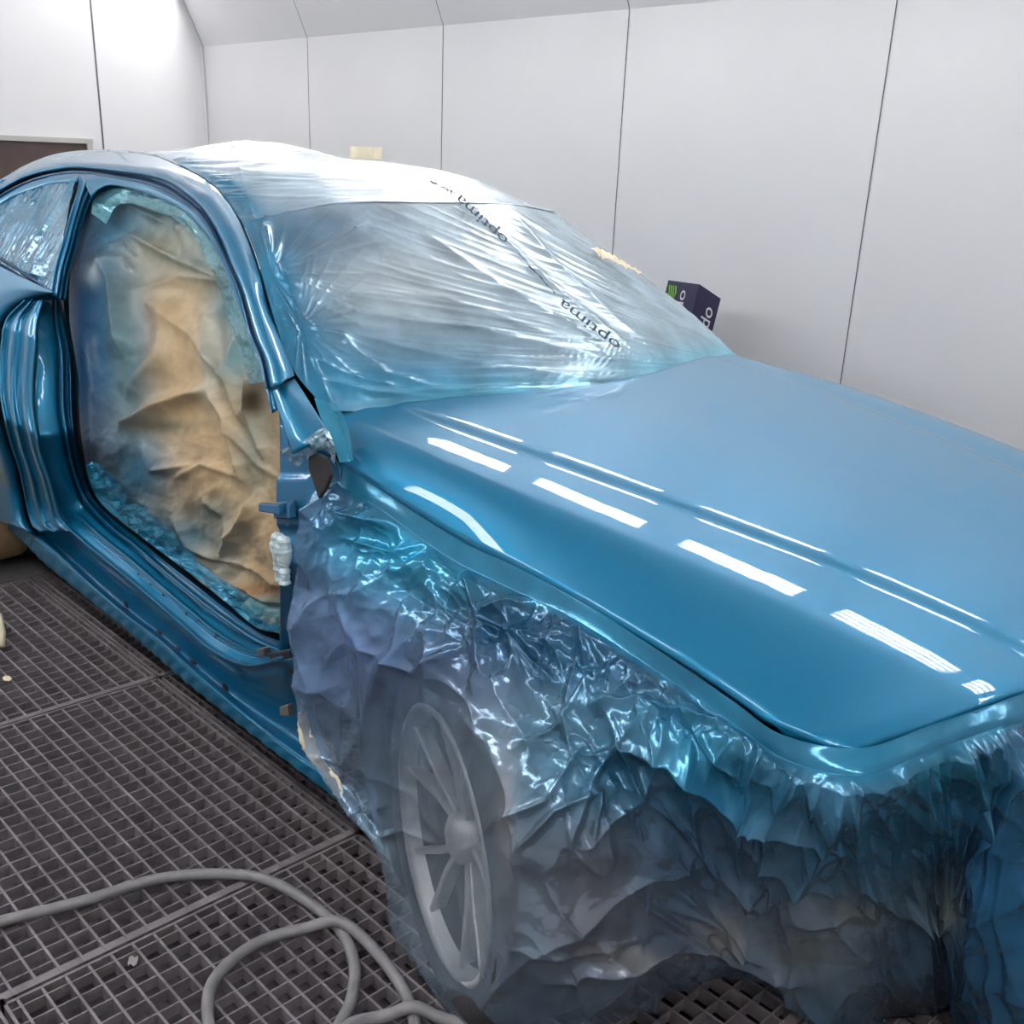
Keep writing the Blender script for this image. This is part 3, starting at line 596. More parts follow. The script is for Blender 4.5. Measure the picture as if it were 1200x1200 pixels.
def print_on(txt, p0, p1, size, name, parent, lift=.004, squash=1.0):
    """p0 -> p1 is the baseline in the sheet's layout"""
    V, Fc = textverts(txt, 1.0); Wd = V[:, 0].max(); a = np.array(p0, float); b = np.array(p1, float); d = (b - a) / Wd; n = np.array([d[1], -d[0]]); n = n / np.linalg.norm(n) * size
    out = []
    for x, y, _ in V:
        q = a + d * x + n * y; dd = ((flat - q) ** 2).sum(1); idx = np.argpartition(dd, 400)[:400]; idx = idx[dd[idx] < 90]
        # shift within the sheet so that letters keep their outline
        r_ = ray(q[0], q[1]); r_ = r_ / np.linalg.norm(r_); t = ((S2f[idx] - CAM) @ r_).min(); out.append(CAM + r_ * (t - .006))
    return obj(name, out, Fc, M_print, parent)
print_on('optima', (597, 281), (539, 227), 16, 'printed_lettering', wsf)
print_on('optima', (729, 404), (659, 350), 16, 'printed_lettering', wsf)
for a, b in (((607, 297), (650, 343)), ((500, 210), (534, 226))):
    m = MB(); L_ = []
    for t in np.linspace(0, 1, 22):
        q = np.array(a) * (1 - t) + np.array(b) * t + [0, random.uniform(-1, 1)]; r_ = ray(q[0], q[1]); r_ /= np.linalg.norm(r_)
        ii = np.argsort(((flat - q) ** 2).sum(1))[:4]; L_.append(CAM + r_ * (((S2f[ii] - CAM) @ r_).min() - .004))
    m.tube(L_, list(np.abs(rng.randn(22)) * .0012 + .0004), 4); m.build('printed_marks', M_print, wsf)
def film_at(u, v):
    i_n = np.argsort(((flat - np.array([u, v])) ** 2).sum(1))[:6]; return S2f[i_n].mean(0)

# --- film hanging from the hood edge over fender, wheel and nose
FF = [
 [(398, 541, 1.15), (383, 560, 1.13), (356, 605, 1.08), (345, 690, 1.06), (348, 790, 1.06), (362, 870, 1.06), (402, 940, 1.06), (444, 1000, 1.06), (465, 1090, 1.045), (500, 1163, 1.02), (520, 1188, 1.01)],
 [(450, 577, 1.15), (440, 597, 1.13), (420, 640, 1.10), (405, 700, 1.07), (400, 790, 1.07), (412, 865, 1.09), (440, 940, 1.09), (472, 1010, 1.06), (500, 1098, 1.03), (520, 1165, 1.00), (530, 1196, 1.0)],
 [(537, 632, 1.15), (522, 655, 1.13), (500, 692, 1.09), (490, 740, 1.055), (490, 805, 1.02), (500, 878, 1.01), (515, 950, 1.0), (527, 1020, .995), (540, 1100, .985), (550, 1170, .975), (552, 1204, .99)],
 [(600, 662, 1.15), (590, 690, 1.13), (575, 730, 1.09), (568, 780, 1.03), (575, 850, .97), (590, 920, .935), (603, 1000, .915), (612, 1080, .90), (611, 1140, .90), (600, 1190, .92), (592, 1207, .95)],
 [(650, 688, 1.15), (648, 716, 1.13), (648, 760, 1.09), (648, 810, 1.04), (658, 880, 1.0), (667, 940, .965), (675, 1000, .955), (680, 1080, .955), (680, 1140, .97), (672, 1190, 1.0), (668, 1205, 1.03)],
 [(700, 716, 1.15), (704, 748, 1.13), (712, 800, 1.09), (724, 850, 1.05), (738, 900, 1.05), (746, 950, 1.055), (750, 1000, 1.06), (753, 1060, 1.08), (752, 1120, 1.10), (744, 1165, 1.14), (735, 1185, 1.16)],
 [(800, 781, 1.14), (803, 812, 1.13), (800, 850, 1.10), (802, 890, 1.08), (812, 940, 1.12), (822, 980, 1.18), (830, 1020, 1.23), (835, 1060, 1.28), (835, 1100, 1.31), (828, 1130, 1.34), (820, 1146, 1.36)],
 [(860, 822, 1.14), (866, 856, 1.13), (870, 890, 1.11), (872, 930, 1.14), (880, 970, 1.2), (890, 1010, 1.26), (900, 1050, 1.31), (905, 1085, 1.36), (905, 1115, 1.40), (900, 1140, 1.42), (893, 1153, 1.44)],
 [(917, 861, 1.14), (925, 895, 1.13), (935, 930, 1.13), (937, 970, 1.17), (941, 1010, 1.24), (946, 1050, 1.30), (951, 1090, 1.36), (955, 1125, 1.41), (958, 1155, 1.44), (960, 1180, 1.46), (962, 1205, 1.48)],
 [(1006, 877, 1.24), (1009, 912, 1.22), (1000, 948, 1.21), (1000, 990, 1.28), (1005, 1030, 1.35), (1010, 1070, 1.43), (1018, 1110, 1.5), (1028, 1150, 1.56), (1038, 1180, 1.6), (1045, 1210, 1.62), (1050, 1235, 1.64)],
 [(1090, 850, 1.36), (1094, 882, 1.345), (1090, 920, 1.34), (1086, 970, 1.41), (1090, 1020, 1.49), (1096, 1070, 1.57), (1105, 1110, 1.63), (1112, 1150, 1.68), (1120, 1190, 1.72), (1126, 1220, 1.75), (1130, 1250, 1.77)],
 [(1150, 830, 1.445), (1152, 862, 1.43), (1148, 900, 1.42), (1140, 960, 1.46), (1138, 1020, 1.50), (1142, 1080, 1.54), (1150, 1120, 1.56), (1155, 1160, 1.58), (1160, 1200, 1.60), (1165, 1230, 1.62), (1170, 1260, 1.64)],
 [(1200, 812, 1.53), (1202, 845, 1.51), (1198, 890, 1.49), (1196, 960, 1.50), (1196, 1020, 1.50), (1198, 1080, 1.51), (1200, 1130, 1.53), (1202, 1170, 1.55), (1204, 1210, 1.57), (1206, 1240, 1.59), (1208, 1270, 1.6)],
 [('P', -.40, 1.75, .765), ('P', -.395, 1.75, .70), ('P', -.39, 1.75, .62), ('P', -.40, 1.75, .52), ('P', -.41, 1.76, .44), ('P', -.42, 1.77, .36), ('P', -.43, 1.78, .28), ('P', -.44, 1.79, .21), ('P', -.45, 1.8, .14), ('P', -.46, 1.8, .08), ('P', -.47, 1.8, .03)],
 [('P', -.40, 2.15, .765), ('P', -.395, 2.15, .70), ('P', -.39, 2.15, .62), ('P', -.40, 2.15, .52), ('P', -.41, 2.14, .44), ('P', -.42, 2.13, .36), ('P', -.43, 2.1, .28), ('P', -.44, 2.1, .21), ('P', -.45, 2.1, .14), ('P', -.46, 2.1, .08), ('P', -.47, 2.1, .03)],
 [('P', -.58, 2.62, .74), ('P', -.575, 2.64, .68), ('P', -.57, 2.66, .6), ('P', -.57, 2.66, .52), ('P', -.58, 2.66, .44), ('P', -.58, 2.66, .36), ('P', -.59, 2.66, .28), ('P', -.60, 2.65, .21), ('P', -.60, 2.64, .14), ('P', -.60, 2.63, .08), ('P', -.60, 2.62, .03)]]
for r_ in FF[9:13]:
    dy_ = hood_edge_y(r_[0][0], r_[0][1]) - r_[0][2]
    for q_ in range(len(r_)):
        w_ = max(0., 1 - q_ / 5.); r_[q_] = (r_[q_][0], r_[q_][1], r_[q_][2] + dy_ * w_ - (.004 if q_ == 0 else .018 if q_ == 1 else 0))
for r_ in FF[13:15]:
    r_[0] = ('P', fr_pts[-1][0] + (.045 if r_ is FF[13] else .03), r_[0][2], .775); r_[1] = ('P', r_[0][1] + .01, r_[1][2], .71)
CF = np.array([[pt(e) for e in r] for r in FF]).transpose(1, 0, 2)     # rows top->bottom
NRF, NCF = 620, 860
Sf = net(CF, NRF, NCF); uf, vf = proj(Sf); nf = gnorm(Sf)
rr_ = np.linspace(0, 10, NRF)[:, None] + 0 * uf; cc_ = np.linspace(0, 15, NCF)[None, :] + 0 * uf
loose = np.clip((rr_ - .9) / .35, 0, 1)                                  # taped strip stays smooth
hang = np.clip((rr_ - 1) / 1.5, 0, 1)
dk = crumple(uf / 95, vf / 95, 4, .42); fk = facets(uf / 42, vf / 42, 2); fk2 = facets(uf / 20 + 5, vf / 20, 3)
up_ = np.exp(-((rr_ - 1.9) / 1.0) ** 2)                                  # crushed roll just under the tape
whl = np.exp(-((uf - 540) / 85) ** 4 - ((vf - 1020) / 190) ** 4)         # drawn tight over the wheel
amp = .016 + .018 * up_ - .013 * whl
mid = np.exp(-((uf - 660) / 80) ** 2 - ((vf - 880) / 90) ** 2)
d = loose * (amp * dk * .7 + (.013 + .020 * up_ + .008 * mid) * (1 - .85 * whl) * fk + .0022 * up_ * fk2)
Rg = lambda q, k=7.: np.exp(-np.abs(q) * k)
big = Rg(perlin(uf / 85 + vf / 260, vf / 150 - uf / 200 + 3), 6) * .016 + Rg(perlin(uf / 60 - vf / 170 + 9, vf / 100), 8) * .007 + Rg(perlin(uf / 25 + 2, vf / 34 + uf / 80), 9) * .005 * up_
d = d * .75 + loose * big * (1 - .75 * whl)
# hanging pleats on the nose
pl = (1 - 2.4 * np.abs(perlin(cc_ * 3.4 + .25 * perlin(cc_ * 2, rr_), rr_ * .16 + 3))) * np.clip((cc_ - 8.3) / 1.5, 0, 1) * np.clip((rr_ - 1) / .8, 0, 1)
d = d * np.where(cc_ > 9, .75, 1) + .020 * pl
FO = [([(730, 872), (790, 885), (850, 930), (910, 952), (980, 985)], 7, .035), ([(725, 870), (690, 920), (665, 990)], 6, .02), ([(730, 872), (745, 920), (740, 960)], 8, .012),
      ([(545, 640), (560, 700), (565, 730)], 6, .022), ([(565, 730), (620, 700), (668, 668)], 6, .022), ([(560, 735), (590, 745), (650, 800)], 5, .016), ([(668, 668), (690, 730), (690, 790)], 7, .03), ([(690, 830), (760, 830), (850, 850)], 7, .025),
      ([(385, 598), (440, 612), (480, 610)], 5, .018), ([(400, 630), (470, 650), (520, 625)], 5, .016), ([(450, 600), (520, 640), (590, 690)], 6, .02),
      ([(990, 920), (960, 980), (930, 1030), (890, 1060)], 7, .03), ([(995, 920), (997, 1000), (1005, 1060)], 6, .028), ([(1000, 1020), (1050, 1055), (1118, 1085)], 5, .03), ([(1120, 880), (1145, 960), (1165, 1050), (1160, 1150)], 8, .04), ([(1170, 880), (1190, 960), (1200, 1000)], 7, .03),
      ([(740, 1050), (800, 1090), (870, 1120), (940, 1150)], 6, .022), ([(770, 1060), (850, 1075), (905, 1125)], 6, .022), ([(640, 1150), (720, 1125), (800, 1095)], 5, .018), ([(600, 1110), (680, 1120), (760, 1090)], 4, .008), ([(850, 960), (900, 1000), (990, 1040)], 6, .022), ([(770, 930), (830, 1010), (900, 1060)], 6, .02), ([(790, 1040), (850, 1095), (880, 1110)], 7, .03), ([(690, 1135), (760, 1110), (840, 1095)], 5, .022), ([(1090, 1030), (1110, 1060), (1125, 1085)], 5, .025), ([(900, 940), (905, 1010), (880, 1050)], 6, .02),
      ([(600, 880), (660, 850), (700, 790)], 5, .014), ([(590, 960), (640, 940), (690, 870)], 5, .014), ([(610, 1000), (650, 950), (700, 930), (690, 990)], 5, .018), ([(480, 690), (470, 760), (430, 830)], 6, .012), ([(400, 700), (430, 760), (490, 790), (540, 760)], 6, .014), ([(430, 900), (490, 930), (520, 985)], 4, .010),
      ([(440, 985), (480, 970), (520, 990)], 4, .012), ([(470, 830), (500, 900), (520, 985)], 3, .007), ([(500, 830), (520, 900), (525, 985)], 3, .007), ([(560, 880), (540, 950), (525, 985)], 3, .008), ([(590, 950), (560, 990), (530, 1000)], 3, .008),
      ([(517, 1005), (499, 1060), (490, 1128)], 3, .007), ([(526, 1012), (512, 1085), (508, 1146)], 3, .007), ([(533, 1012), (552, 1085), (576, 1155)], 3, .007), ([(540, 1004), (570, 1075), (592, 1128)], 3, .007), ([(516, 972), (488, 890), (466, 820)], 3, .007), ([(523, 968), (500, 890), (486, 830)], 3, .006),
      ([(540, 835), (575, 870), (600, 930), (612, 1010), (612, 1085), (596, 1150), (562, 1188)], 7, .010), ([(452, 850), (447, 900), (455, 1000), (478, 1090), (520, 1178)], 5, .006)]
d = d + folds(uf, vf, FO) * loose * .8
Sf2 = Sf + nf * d[..., None]
# keep the film clear of what it covers and off the floor
Sf2[..., 2] = np.maximum(Sf2[..., 2], .012)
# gap under the nose where the sheet is gathered up off the floor
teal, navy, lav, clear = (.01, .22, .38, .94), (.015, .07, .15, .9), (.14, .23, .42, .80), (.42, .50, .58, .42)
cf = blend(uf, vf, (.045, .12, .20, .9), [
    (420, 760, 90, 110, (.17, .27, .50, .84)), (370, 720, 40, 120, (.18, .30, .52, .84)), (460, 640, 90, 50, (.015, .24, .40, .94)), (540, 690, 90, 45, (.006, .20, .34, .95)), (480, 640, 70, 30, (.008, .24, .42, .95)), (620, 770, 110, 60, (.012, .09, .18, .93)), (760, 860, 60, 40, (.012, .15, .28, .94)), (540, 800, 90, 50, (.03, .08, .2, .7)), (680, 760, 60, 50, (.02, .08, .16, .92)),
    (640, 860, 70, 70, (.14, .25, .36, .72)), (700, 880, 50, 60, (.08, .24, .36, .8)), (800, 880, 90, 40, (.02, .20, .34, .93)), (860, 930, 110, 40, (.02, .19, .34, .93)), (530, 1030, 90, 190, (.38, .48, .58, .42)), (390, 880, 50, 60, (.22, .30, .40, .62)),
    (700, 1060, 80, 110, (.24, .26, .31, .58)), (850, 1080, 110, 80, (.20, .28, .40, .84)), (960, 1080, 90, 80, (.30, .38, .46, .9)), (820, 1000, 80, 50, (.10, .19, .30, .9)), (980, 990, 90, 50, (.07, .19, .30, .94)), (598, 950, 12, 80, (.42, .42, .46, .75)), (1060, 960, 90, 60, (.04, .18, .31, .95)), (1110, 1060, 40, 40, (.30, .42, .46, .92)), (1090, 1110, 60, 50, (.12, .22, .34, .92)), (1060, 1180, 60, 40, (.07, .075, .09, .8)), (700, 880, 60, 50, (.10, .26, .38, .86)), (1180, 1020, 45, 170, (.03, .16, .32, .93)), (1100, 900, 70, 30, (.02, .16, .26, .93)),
    (600, 745, 85, 42, (.008, .06, .13, .95)), (680, 790, 60, 45, (.010, .08, .16, .95)), (650, 880, 55, 60, (.07, .18, .27, .84)), (725, 900, 40, 60, (.02, .11, .20, .93)), (545, 650, 45, 30, (.01, .18, .31, .95)), (600, 690, 40, 22, (.03, .13, .22, .95)), (840, 1085, 35, 22, (.42, .43, .42, .8)), (740, 1115, 60, 10, (.36, .37, .38, .75)), (940, 1110, 26, 20, (.34, .40, .40, .85)), (1112, 1060, 18, 24, (.38, .50, .50, .92)), (1000, 1060, 30, 14, (.30, .36, .34, .85))])  # the last pale spots are fold highlights put into the colour
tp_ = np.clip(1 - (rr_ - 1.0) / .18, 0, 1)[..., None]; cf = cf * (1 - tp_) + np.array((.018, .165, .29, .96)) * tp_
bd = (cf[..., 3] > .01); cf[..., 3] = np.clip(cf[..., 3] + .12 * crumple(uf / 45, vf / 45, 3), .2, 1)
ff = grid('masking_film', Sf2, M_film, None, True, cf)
tag(ff, 'crumpled translucent masking film hanging from the hood edge over front wheel and nose', 'masking film')

# --- brown paper and film closing the door opening
DL = [(110, 227), (103, 240), (92, 275), (82, 322), (82, 380), (92, 440), (93, 487), (98, 530), (106, 563), (120, 588), (145, 612), (195, 652), (240, 686), (300, 736)]
DR = [(150, 218), (207, 241), (242, 274), (270, 330), (292, 385), (315, 450), (336, 490), (342, 530), (342, 580), (342, 630), (342, 670), (342, 708), (342, 732), (342, 747)]
NRd, NCd = 360, 240
A = cr(DL, NRd); B = cr(DR, NRd); tt = np.linspace(0, 1, NCd)
ud = A[:, None, 0] * (1 - tt[None]) + B[:, None, 0] * tt[None]; vd = A[:, None, 1] * (1 - tt[None]) + B[:, None, 1] * tt[None]
cz = np.zeros((24, 18, 3))
for i in range(24):
    for j in range(18):
        a = int(i * (NRd - 1) / 23); b_ = int(j * (NCd - 1) / 17); s = j / 17; q = i / 23
        cz[i, j] = side(ud[a, b_], vd[a, b_], .085 + .10 * math.sin(math.pi * s) ** .7 * math.sin(math.pi * min(1, .08 + q)) ** .6)
Sd = net(cz, NRd, NCd); ud, vd = proj(Sd); nd = gnorm(Sd)
_a, _b = np.linspace(0, 1, NCd)[None], np.linspace(0, 1, NRd)[:, None]
eg = np.clip(np.minimum(np.minimum(_a * 9, (1 - _a) * 14), np.minimum(_b * 12, (1 - _b) * 12)), 0, 1)
FD = [([(150, 275), (220, 310), (266, 326)], 6, .022), ([(160, 345), (215, 325), (266, 330)], 5, .012), ([(118, 300), (140, 335), (150, 420)], 16, .05), ([(140, 506), (190, 478), (248, 456)], 9, .04), ([(248, 456), (268, 490), (285, 560)], 6, .022), ([(205, 350), (190, 420), (150, 470)], 14, .03), ([(165, 345), (230, 395), (262, 440)], 12, .018),
      ([(205, 560), (240, 545), (285, 560)], 5, .015), ([(168, 520), (178, 550), (225, 545)], 4, .014), ([(207, 600), (225, 640), (258, 655)], 5, .022), ([(258, 655), (285, 615), (300, 580)], 6, .022), ([(258, 655), (300, 665), (330, 690)], 4, .012), ([(285, 385), (270, 440), (290, 500)], 6, .02),
      ([(240, 372), (250, 420), (278, 450)], 5, .016), ([(300, 430), (295, 480), (315, 540)], 6, .025), ([(270, 500), (300, 540), (328, 560)], 5, .014), ([(240, 680), (290, 690), (330, 708)], 6, .018), ([(235, 580), (260, 600), (285, 640)], 5, .012), ([(112, 250), (150, 240), (195, 262)], 5, .012), ([(125, 292), (150, 285), (165, 300)], 4, .014), ([(130, 310), (150, 305), (160, 320)], 4, .012), ([(205, 255), (218, 300), (238, 312)], 3, .01)]
low_ = np.clip((vd - 520) / 60, 0, 1); rim = np.exp(-np.arange(NCd)[None] / 22.) * (vd > 500) + np.exp(-(NRd - 1 - np.arange(NRd))[:, None] / 30.)
d = (.012 * crumple(ud / 60, vd / 60, 4) * (.5 + .6 * low_) + .006 * facets(ud / 26, vd / 26, 9) * (.4 + .9 * low_) + .010 * crumple(ud / 14, vd / 14, 3) * np.clip(rim, 0, 1) + folds(ud, vd, FD)) * (.25 + .75 * eg)
Sd2 = Sd + nd * d[..., None]
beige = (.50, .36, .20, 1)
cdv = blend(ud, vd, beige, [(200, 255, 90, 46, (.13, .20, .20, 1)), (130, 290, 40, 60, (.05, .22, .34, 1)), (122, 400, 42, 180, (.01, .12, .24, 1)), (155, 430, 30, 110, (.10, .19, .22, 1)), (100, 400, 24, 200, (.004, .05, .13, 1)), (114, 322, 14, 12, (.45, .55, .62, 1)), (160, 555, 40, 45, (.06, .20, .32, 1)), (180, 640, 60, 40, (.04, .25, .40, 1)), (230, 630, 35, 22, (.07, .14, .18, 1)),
      (250, 600, 20, 16, (.18, .22, .2, 1)), (205, 300, 60, 25, (.28, .27, .2, 1)), (265, 360, 26, 44, (.12, .22, .24, 1)), (282, 420, 24, 40, (.14, .26, .28, 1)), (300, 520, 22, 70, (.24, .25, .19, 1)), (302, 468, 10, 22, (.04, .03, .012, 1)), (290, 715, 60, 20, (.06, .28, .36, 1)), (310, 690, 40, 7, (.3, .15, .05, 1)), (262, 655, 22, 40, (.36, .36, .3, 1)), (250, 425, 12, 50, (.38, .38, .32, 1)), (250, 300, 40, 26, (.2, .25, .24, 1)), (190, 500, 40, 8, (.14, .13, .08, 1))])  # dark brown spots paint in the hole and the shade below a fold
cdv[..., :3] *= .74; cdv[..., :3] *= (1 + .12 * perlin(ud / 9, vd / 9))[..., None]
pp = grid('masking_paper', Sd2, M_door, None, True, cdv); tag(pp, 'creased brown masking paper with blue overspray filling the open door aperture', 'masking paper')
# glossy film border round the paper, blue with overspray
def border(name, outer, inner, parent, seed, amp_, col_, dy=.07):
    O = cr(outer, 300); I = cr(inner, 300); S = np.zeros((26, 300, 3))
    for j in range(300):
        for i, t in enumerate(np.linspace(0, 1, 26)[::5]):
            p = O[j] * (1 - t) + I[j] * t; S[i * 5, j] = side(p[0], p[1], dy + .03 * t)
    for i in range(26):
        a = min(i // 5, 4); f_ = i / 5 - a; S[i] = S[a * 5] * (1 - f_) + S[(a + 1) * 5] * f_
    u, v = proj(S); n = gnorm(S); d = amp_ * (crumple(u / 30 + seed, v / 30, 4, .6) + .5 * facets(u / 14 + seed, v / 14, seed))
    S = S + n * (d * np.clip(np.arange(26) / 3., 0, 1)[:, None])[..., None]
    c = np.zeros(S.shape[:2] + (4,)) + np.array(col_); c[..., 3] *= 1 - .35 * np.linspace(0, 1, 26)[:, None] ** 2
    return grid(name, S, M_film, parent, True, c)
border('film_edging', [(100, 545), (106, 568), (117, 588), (142, 611), (167, 630), (200, 655), (237, 682), (267, 707), (300, 735), (328, 741)], [(112, 540), (132, 556), (148, 580), (172, 596), (205, 625), (225, 650), (256, 675), (285, 694), (308, 706), (328, 716)], pp, 3, .018, (.012, .17, .29, .95), .075)
border('film_edging', [(107, 250), (110, 233), (120, 222), (150, 220), (190, 233), (225, 256), (257, 297), (270, 330), (290, 384), (312, 447)], [(124, 262), (135, 244), (150, 238), (180, 247), (205, 258), (228, 280), (242, 305), (255, 335), (272, 390), (292, 450)], pp, 8, .008, (.12, .36, .44, .72), .06)

border('film_edging', [(328, 528), (345, 520), (362, 512), (380, 500), (392, 520)], [(348, 548), (356, 542), (368, 534), (382, 528), (394, 548)], ff, 11, .012, (.30, .46, .56, .9), .02)
border('film_edging', [(368, 466), (376, 490), (388, 514), (398, 542)], [(394, 474), (404, 490), (410, 510), (414, 540)], ff, 6, .002, (.03, .23, .36, .97), .055)
# --- film in the rear side window
QW = [[(0, 238), (30, 226), (60, 216.5), (89, 213)], [(-8, 262), (22, 255), (52, 248), (81, 246)], [(-14, 285), (14, 290), (42, 294), (71, 300)], [(-20, 298), (8, 312), (34, 327), (60, 343)]]
Cq = np.array([[side(u, v, .035) for u, v in r] for r in QW]); Sq = net(Cq, 140, 160); uq, vq = proj(Sq); nq = gnorm(Sq)
al = uq + (vq - 213) * .62
dq = .0035 * (1 - 2.2 * np.abs(perlin(al / 7., vq / 70.))) + .002 * crumple(uq / 12, vq / 12, 3) + .007 * np.exp(-((al - 86) / 2.6) ** 2) + folds(uq, vq, [([(35, 228), (40, 240)], 4, .008), ([(45, 305), (40, 325)], 5, .01)])
cq = blend(uq, vq, (.05, .19, .31, .95), [(70, 250, 12, 60, (.16, .30, .40, .95)), (20, 300, 40, 20, (.10, .22, .32, .95))])
qf = grid('masking_film', Sq + nq * dq[..., None], M_film, None, True, cq); tag(qf, 'streaked blue-dusted film stretched across the rear side window', 'masking film')
# --- paper round the rear wheel
m = MB(); pr = []; 
V = []; nS = 60; prof = [(.10, -.05), (.22, -.065), (.32, -.05), (.352, .03), (.35, .16), (.31, .25)]
cW = np.array([-3.98, 1.05, .352])
for q_, h_ in prof:
    for k_ in range(nS):
        a = 2 * math.pi * k_ / nS; r_ = q_ + .012 * float(perlin(k_ * .45, h_ * 9 + 2)); V.append(cW + [r_ * math.cos(a), h_, r_ * math.sin(a)])
Fc = [(i * nS + k_, i * nS + (k_ + 1) % nS, (i + 1) * nS + (k_ + 1) % nS, (i + 1) * nS + k_) for i in range(len(prof) - 1) for k_ in range(nS)] + [tuple(range(nS))[::-1]]
o = obj('masking_paper', V, Fc, M_paper, None, True); tag(o, 'brown paper wrapped round the rear wheel at the left edge of the photo', 'masking paper')

# ================================================================= LOOSE THINGS
# roll of masking tape on the roof
rp = film_at(429, 193); rp[2] += .017; t = empty('tape_roll', rp, 'cream roll of masking tape lying on the filmed roof', 'tape roll')
MB().lathe([(.028, 0), (.050, 0), (.050, .036), (.028, .036)], rp, (0, 0, 1), (1, 0, 0), 48, True).build('tape', M_cream, t)
MB().lathe([(.0265, .0005), (.029, .0005), (.029, .0355), (.0265, .0355)], rp, (0, 0, 1), (1, 0, 0), 48, True).build('cardboard_core', M_paper, t)
# black strip added to stand for the dark film gap at the far roof edge
q = [film_at(464, 199) + [0, 0, .001], film_at(488, 203) + [0, 0, .001], film_at(511, 207) + [0, 0, .001]]
o = MB().hexa([q[0], q[1] + [0, -.012, 0], q[2], q[2] + [0, .02, 0], q[0] + [0, .02, 0]], [p_ + np.array([0, 0, .0025]) for p_ in (q[0], q[1] + [0, -.012, 0], q[2], q[2] + [0, .02, 0], q[0] + [0, .02, 0])]).build('film_gap_strip', M_black)
tag(o, 'thin dark strip added for the dark film gap on the roof to the right of the tape roll', 'strip')
# crumpled paper patch on the far windscreen edge
a, b = ony(696, 295, 2.38), ony(748, 324, 2.44); S = np.zeros((14, 40, 3))
for i in range(14):
    for j in range(40):
        s = j / 39; p_ = a * (1 - s) + b * s; S[i, j] = p_ + np.array([.01, -.04 - .015 * math.sin(s * 5), .0]) * (i / 13 - .2) + np.array([.01, 0, .012]) 
us, vs = proj(S); S[..., 2] += .010 * crumple(us / 8, vs / 8, 3); S[..., 0] += .008 * facets(us / 6, vs / 6, 4)
o = solid(grid('paper_patch', S, M_cream, None, False), .002); tag(o, 'crumpled cream tape patch at the far edge of the windscreen film', 'tape')
# carton against the far side
T2 = ony(820, 333, 3.52); T1 = ony(783, 328, 3.62); T3 = ony(845, 350, 3.64); T4 = T1 + T3 - T2 + np.array([0, 0, 0.0]); ax = np.array([-.17, -.02, -1.]); hh = T2[2] / 1.
bot = [p_ + ax * (p_[2]) for p_ in (T1, T2, T3, T4)]; 
for b_ in bot: b_[2] = .0
t = empty('carton', tuple(np.mean(bot, axis=0)), 'tall navy carton with white letters leaning behind the windscreen film by the wall', 'carton')
cb = MB().hexa([T1, T2, T3, T4], bot).build('carton_body', M_navy, t); bevel(cb, .002)
def on_face(name, txt, O, ex, ey, size, mat_, out):
    V, Fc = textverts(txt, size); P = [O + ex * x + ey * y + out * .003 for x, y, _ in V]; return obj(name, P, Fc, mat_, t)
def unit(v): return v / np.linalg.norm(v)
dn_ = unit(ax); eR = unit(T3 - T2); nR = unit(np.cross(eR, dn_)); nR = nR if (CAM - T2) @ nR > 0 else -nR
eL = unit(T1 - T2); nL = unit(np.cross(eL, dn_)); nL = nL if (CAM - T2) @ nL > 0 else -nL
wR = np.linalg.norm(T3 - T2); wL = np.linalg.norm(T1 - T2)
on_face('printed_lettering', 'optima', T2 + eR * wR * .50 + dn_ * .055, dn_, eR, .085, M_white, nR)
on_face('printed_lettering', 'optima', T2 + eL * wL * .48 + dn_ * .03, dn_, -eL, .085, M_white, nL)
m = MB()
for k_ in range(4):
    p_ = T2 + eL * wL * (.70 + .07 * k_) + dn_ * .02; m.tube([p_, p_ + dn_ * .03 - eL * .012, p_ + dn_ * .06 + eL * .006, p_ + dn_ * .09 - eL * .008], .0035, 5)
m.build('green_mark', M_green, t)
# hose
HH = [(-60, 1098), (0, 1080), (100, 1055), (180, 1031), (250, 1024), (310, 1030), (365, 1060), (400, 1092), (415, 1130), (412, 1170), (398, 1200), (375, 1235), (320, 1262), (270, 1250), (246, 1205), (250, 1150), (300, 1106), (370, 1087), (420, 1100), (460, 1140), (484, 1190), (480, 1240), (430, 1262), (400, 1225), (425, 1198), (480, 1190), (540, 1200), (600, 1230)]
hp_ = np.array([onz(u, v, .014) for u, v in HH]); hs = cr(hp_, 420)
for i in range(len(hs)):      # lift the later turn over the earlier one
    e_ = np.hypot(*(hs[:max(0, i - 60), :2] - hs[i, :2]).T) if i > 60 else np.array([1.])
    hs[i, 2] += .022 * math.exp(-(e_.min() / .03) ** 2) if len(e_) else 0
k3 = np.array([1, 2, 3, 4, 3, 2, 1.]) / 16; hs[3:-3, 2] = np.convolve(hs[:, 2], k3, 'valid')
o = MB().tube(hs, .0115, 14).build('air_hose', M_hose, None, True); tag(o, 'grey rubber air hose looped on the steel grates in the lower left', 'hose')
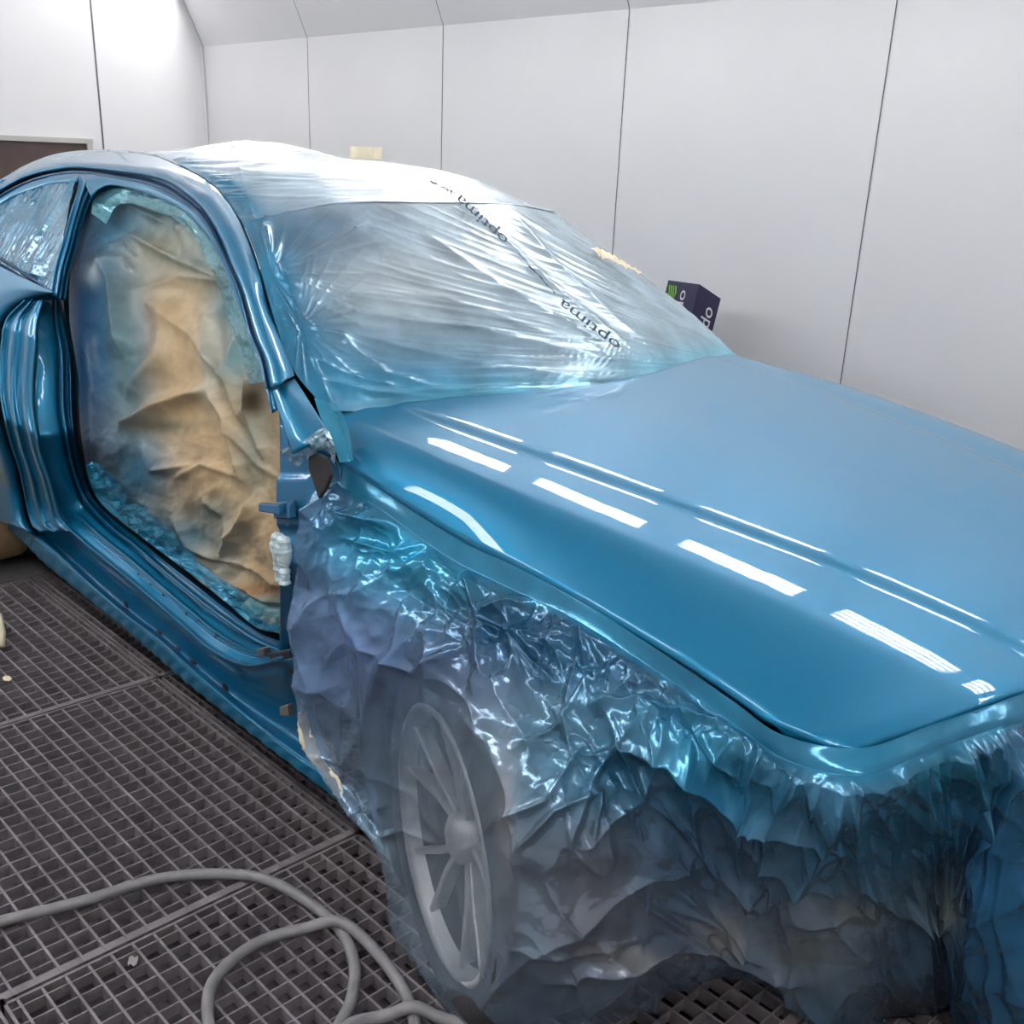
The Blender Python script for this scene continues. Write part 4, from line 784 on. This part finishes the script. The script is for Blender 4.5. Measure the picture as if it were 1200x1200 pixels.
# pale stand foot at the left edge, loose scrap on the grate
a, b = onz(2, 762, .0), onz(1, 730, .06); 
o = MB().tube([a + [0, 0, .012], (a + b) / 2 + [0, .004, .012], b + [-.01, 0, .02], b + [-.08, -.01, .02]], [.011, .011, .011, .011], 12).build('stand_foot', M_cream, None, True); tag(o, 'short pale stand foot on the grate at the left edge', 'tube')
a = onz(152, 1124, .004); m = MB(); 
o = solid(grid('paper_scrap', np.array([[a + np.array([.022 * j / 4 * .8 + .004 * i, .012 * i / 3 - .012 * j / 4, .003 + .006 * ((i + j) % 2)]) for j in range(5)] for i in range(4)]), M_frame, None, False), .001); tag(o, 'small crumpled paper scrap on the grate below the hose', 'scrap')
a = onz(2, 796, .004)
o = solid(grid('paper_scrap', np.array([[a + np.array([.03 * j / 3, .02 * i / 2, .003 + .005 * ((i + j) % 2)]) for j in range(4)] for i in range(3)]), M_cream, None, False), .001); tag(o, 'tiny pale scrap on the grate at the left edge above the hose', 'scrap')
# cream tape seen between sill and film edge
S = np.zeros((30, 10, 3)); Lp = cr([(349, 835), (350, 860), (360, 885), (378, 905), (392, 930)], 30); Rp = cr([(358, 832), (366, 860), (378, 890), (396, 912), (406, 940)], 30)
for i in range(30):
    for j in range(10):
        q = Lp[i] * (1 - j / 9) + Rp[i] * (j / 9); S[i, j] = side(q[0], q[1], -.012)
us, vs = proj(S); S[..., 1] += .008 * crumple(us / 9, vs / 9, 3)
o = solid(grid('tape_wrap', S, M_cream, None, True), .002); tag(o, 'crumpled cream masking tape strip between the sill end and the wheel film', 'tape')
# ================================================================= LIGHT / VIEW
w = bpy.data.worlds.new('booth_air'); SC.world = w; w.use_nodes = True; w.node_tree.nodes['Background'].inputs[0].default_value = (.8, .85, .9, 1); w.node_tree.nodes['Background'].inputs[1].default_value = .05
SC.view_settings.view_transform = 'Standard'; SC.view_settings.look = 'None'; SC.view_settings.gamma = 1; SC.view_settings.use_curve_mapping = False; SC.view_settings.exposure = 0
SC.cycles.max_bounces = 8; SC.cycles.transparent_max_bounces = 12
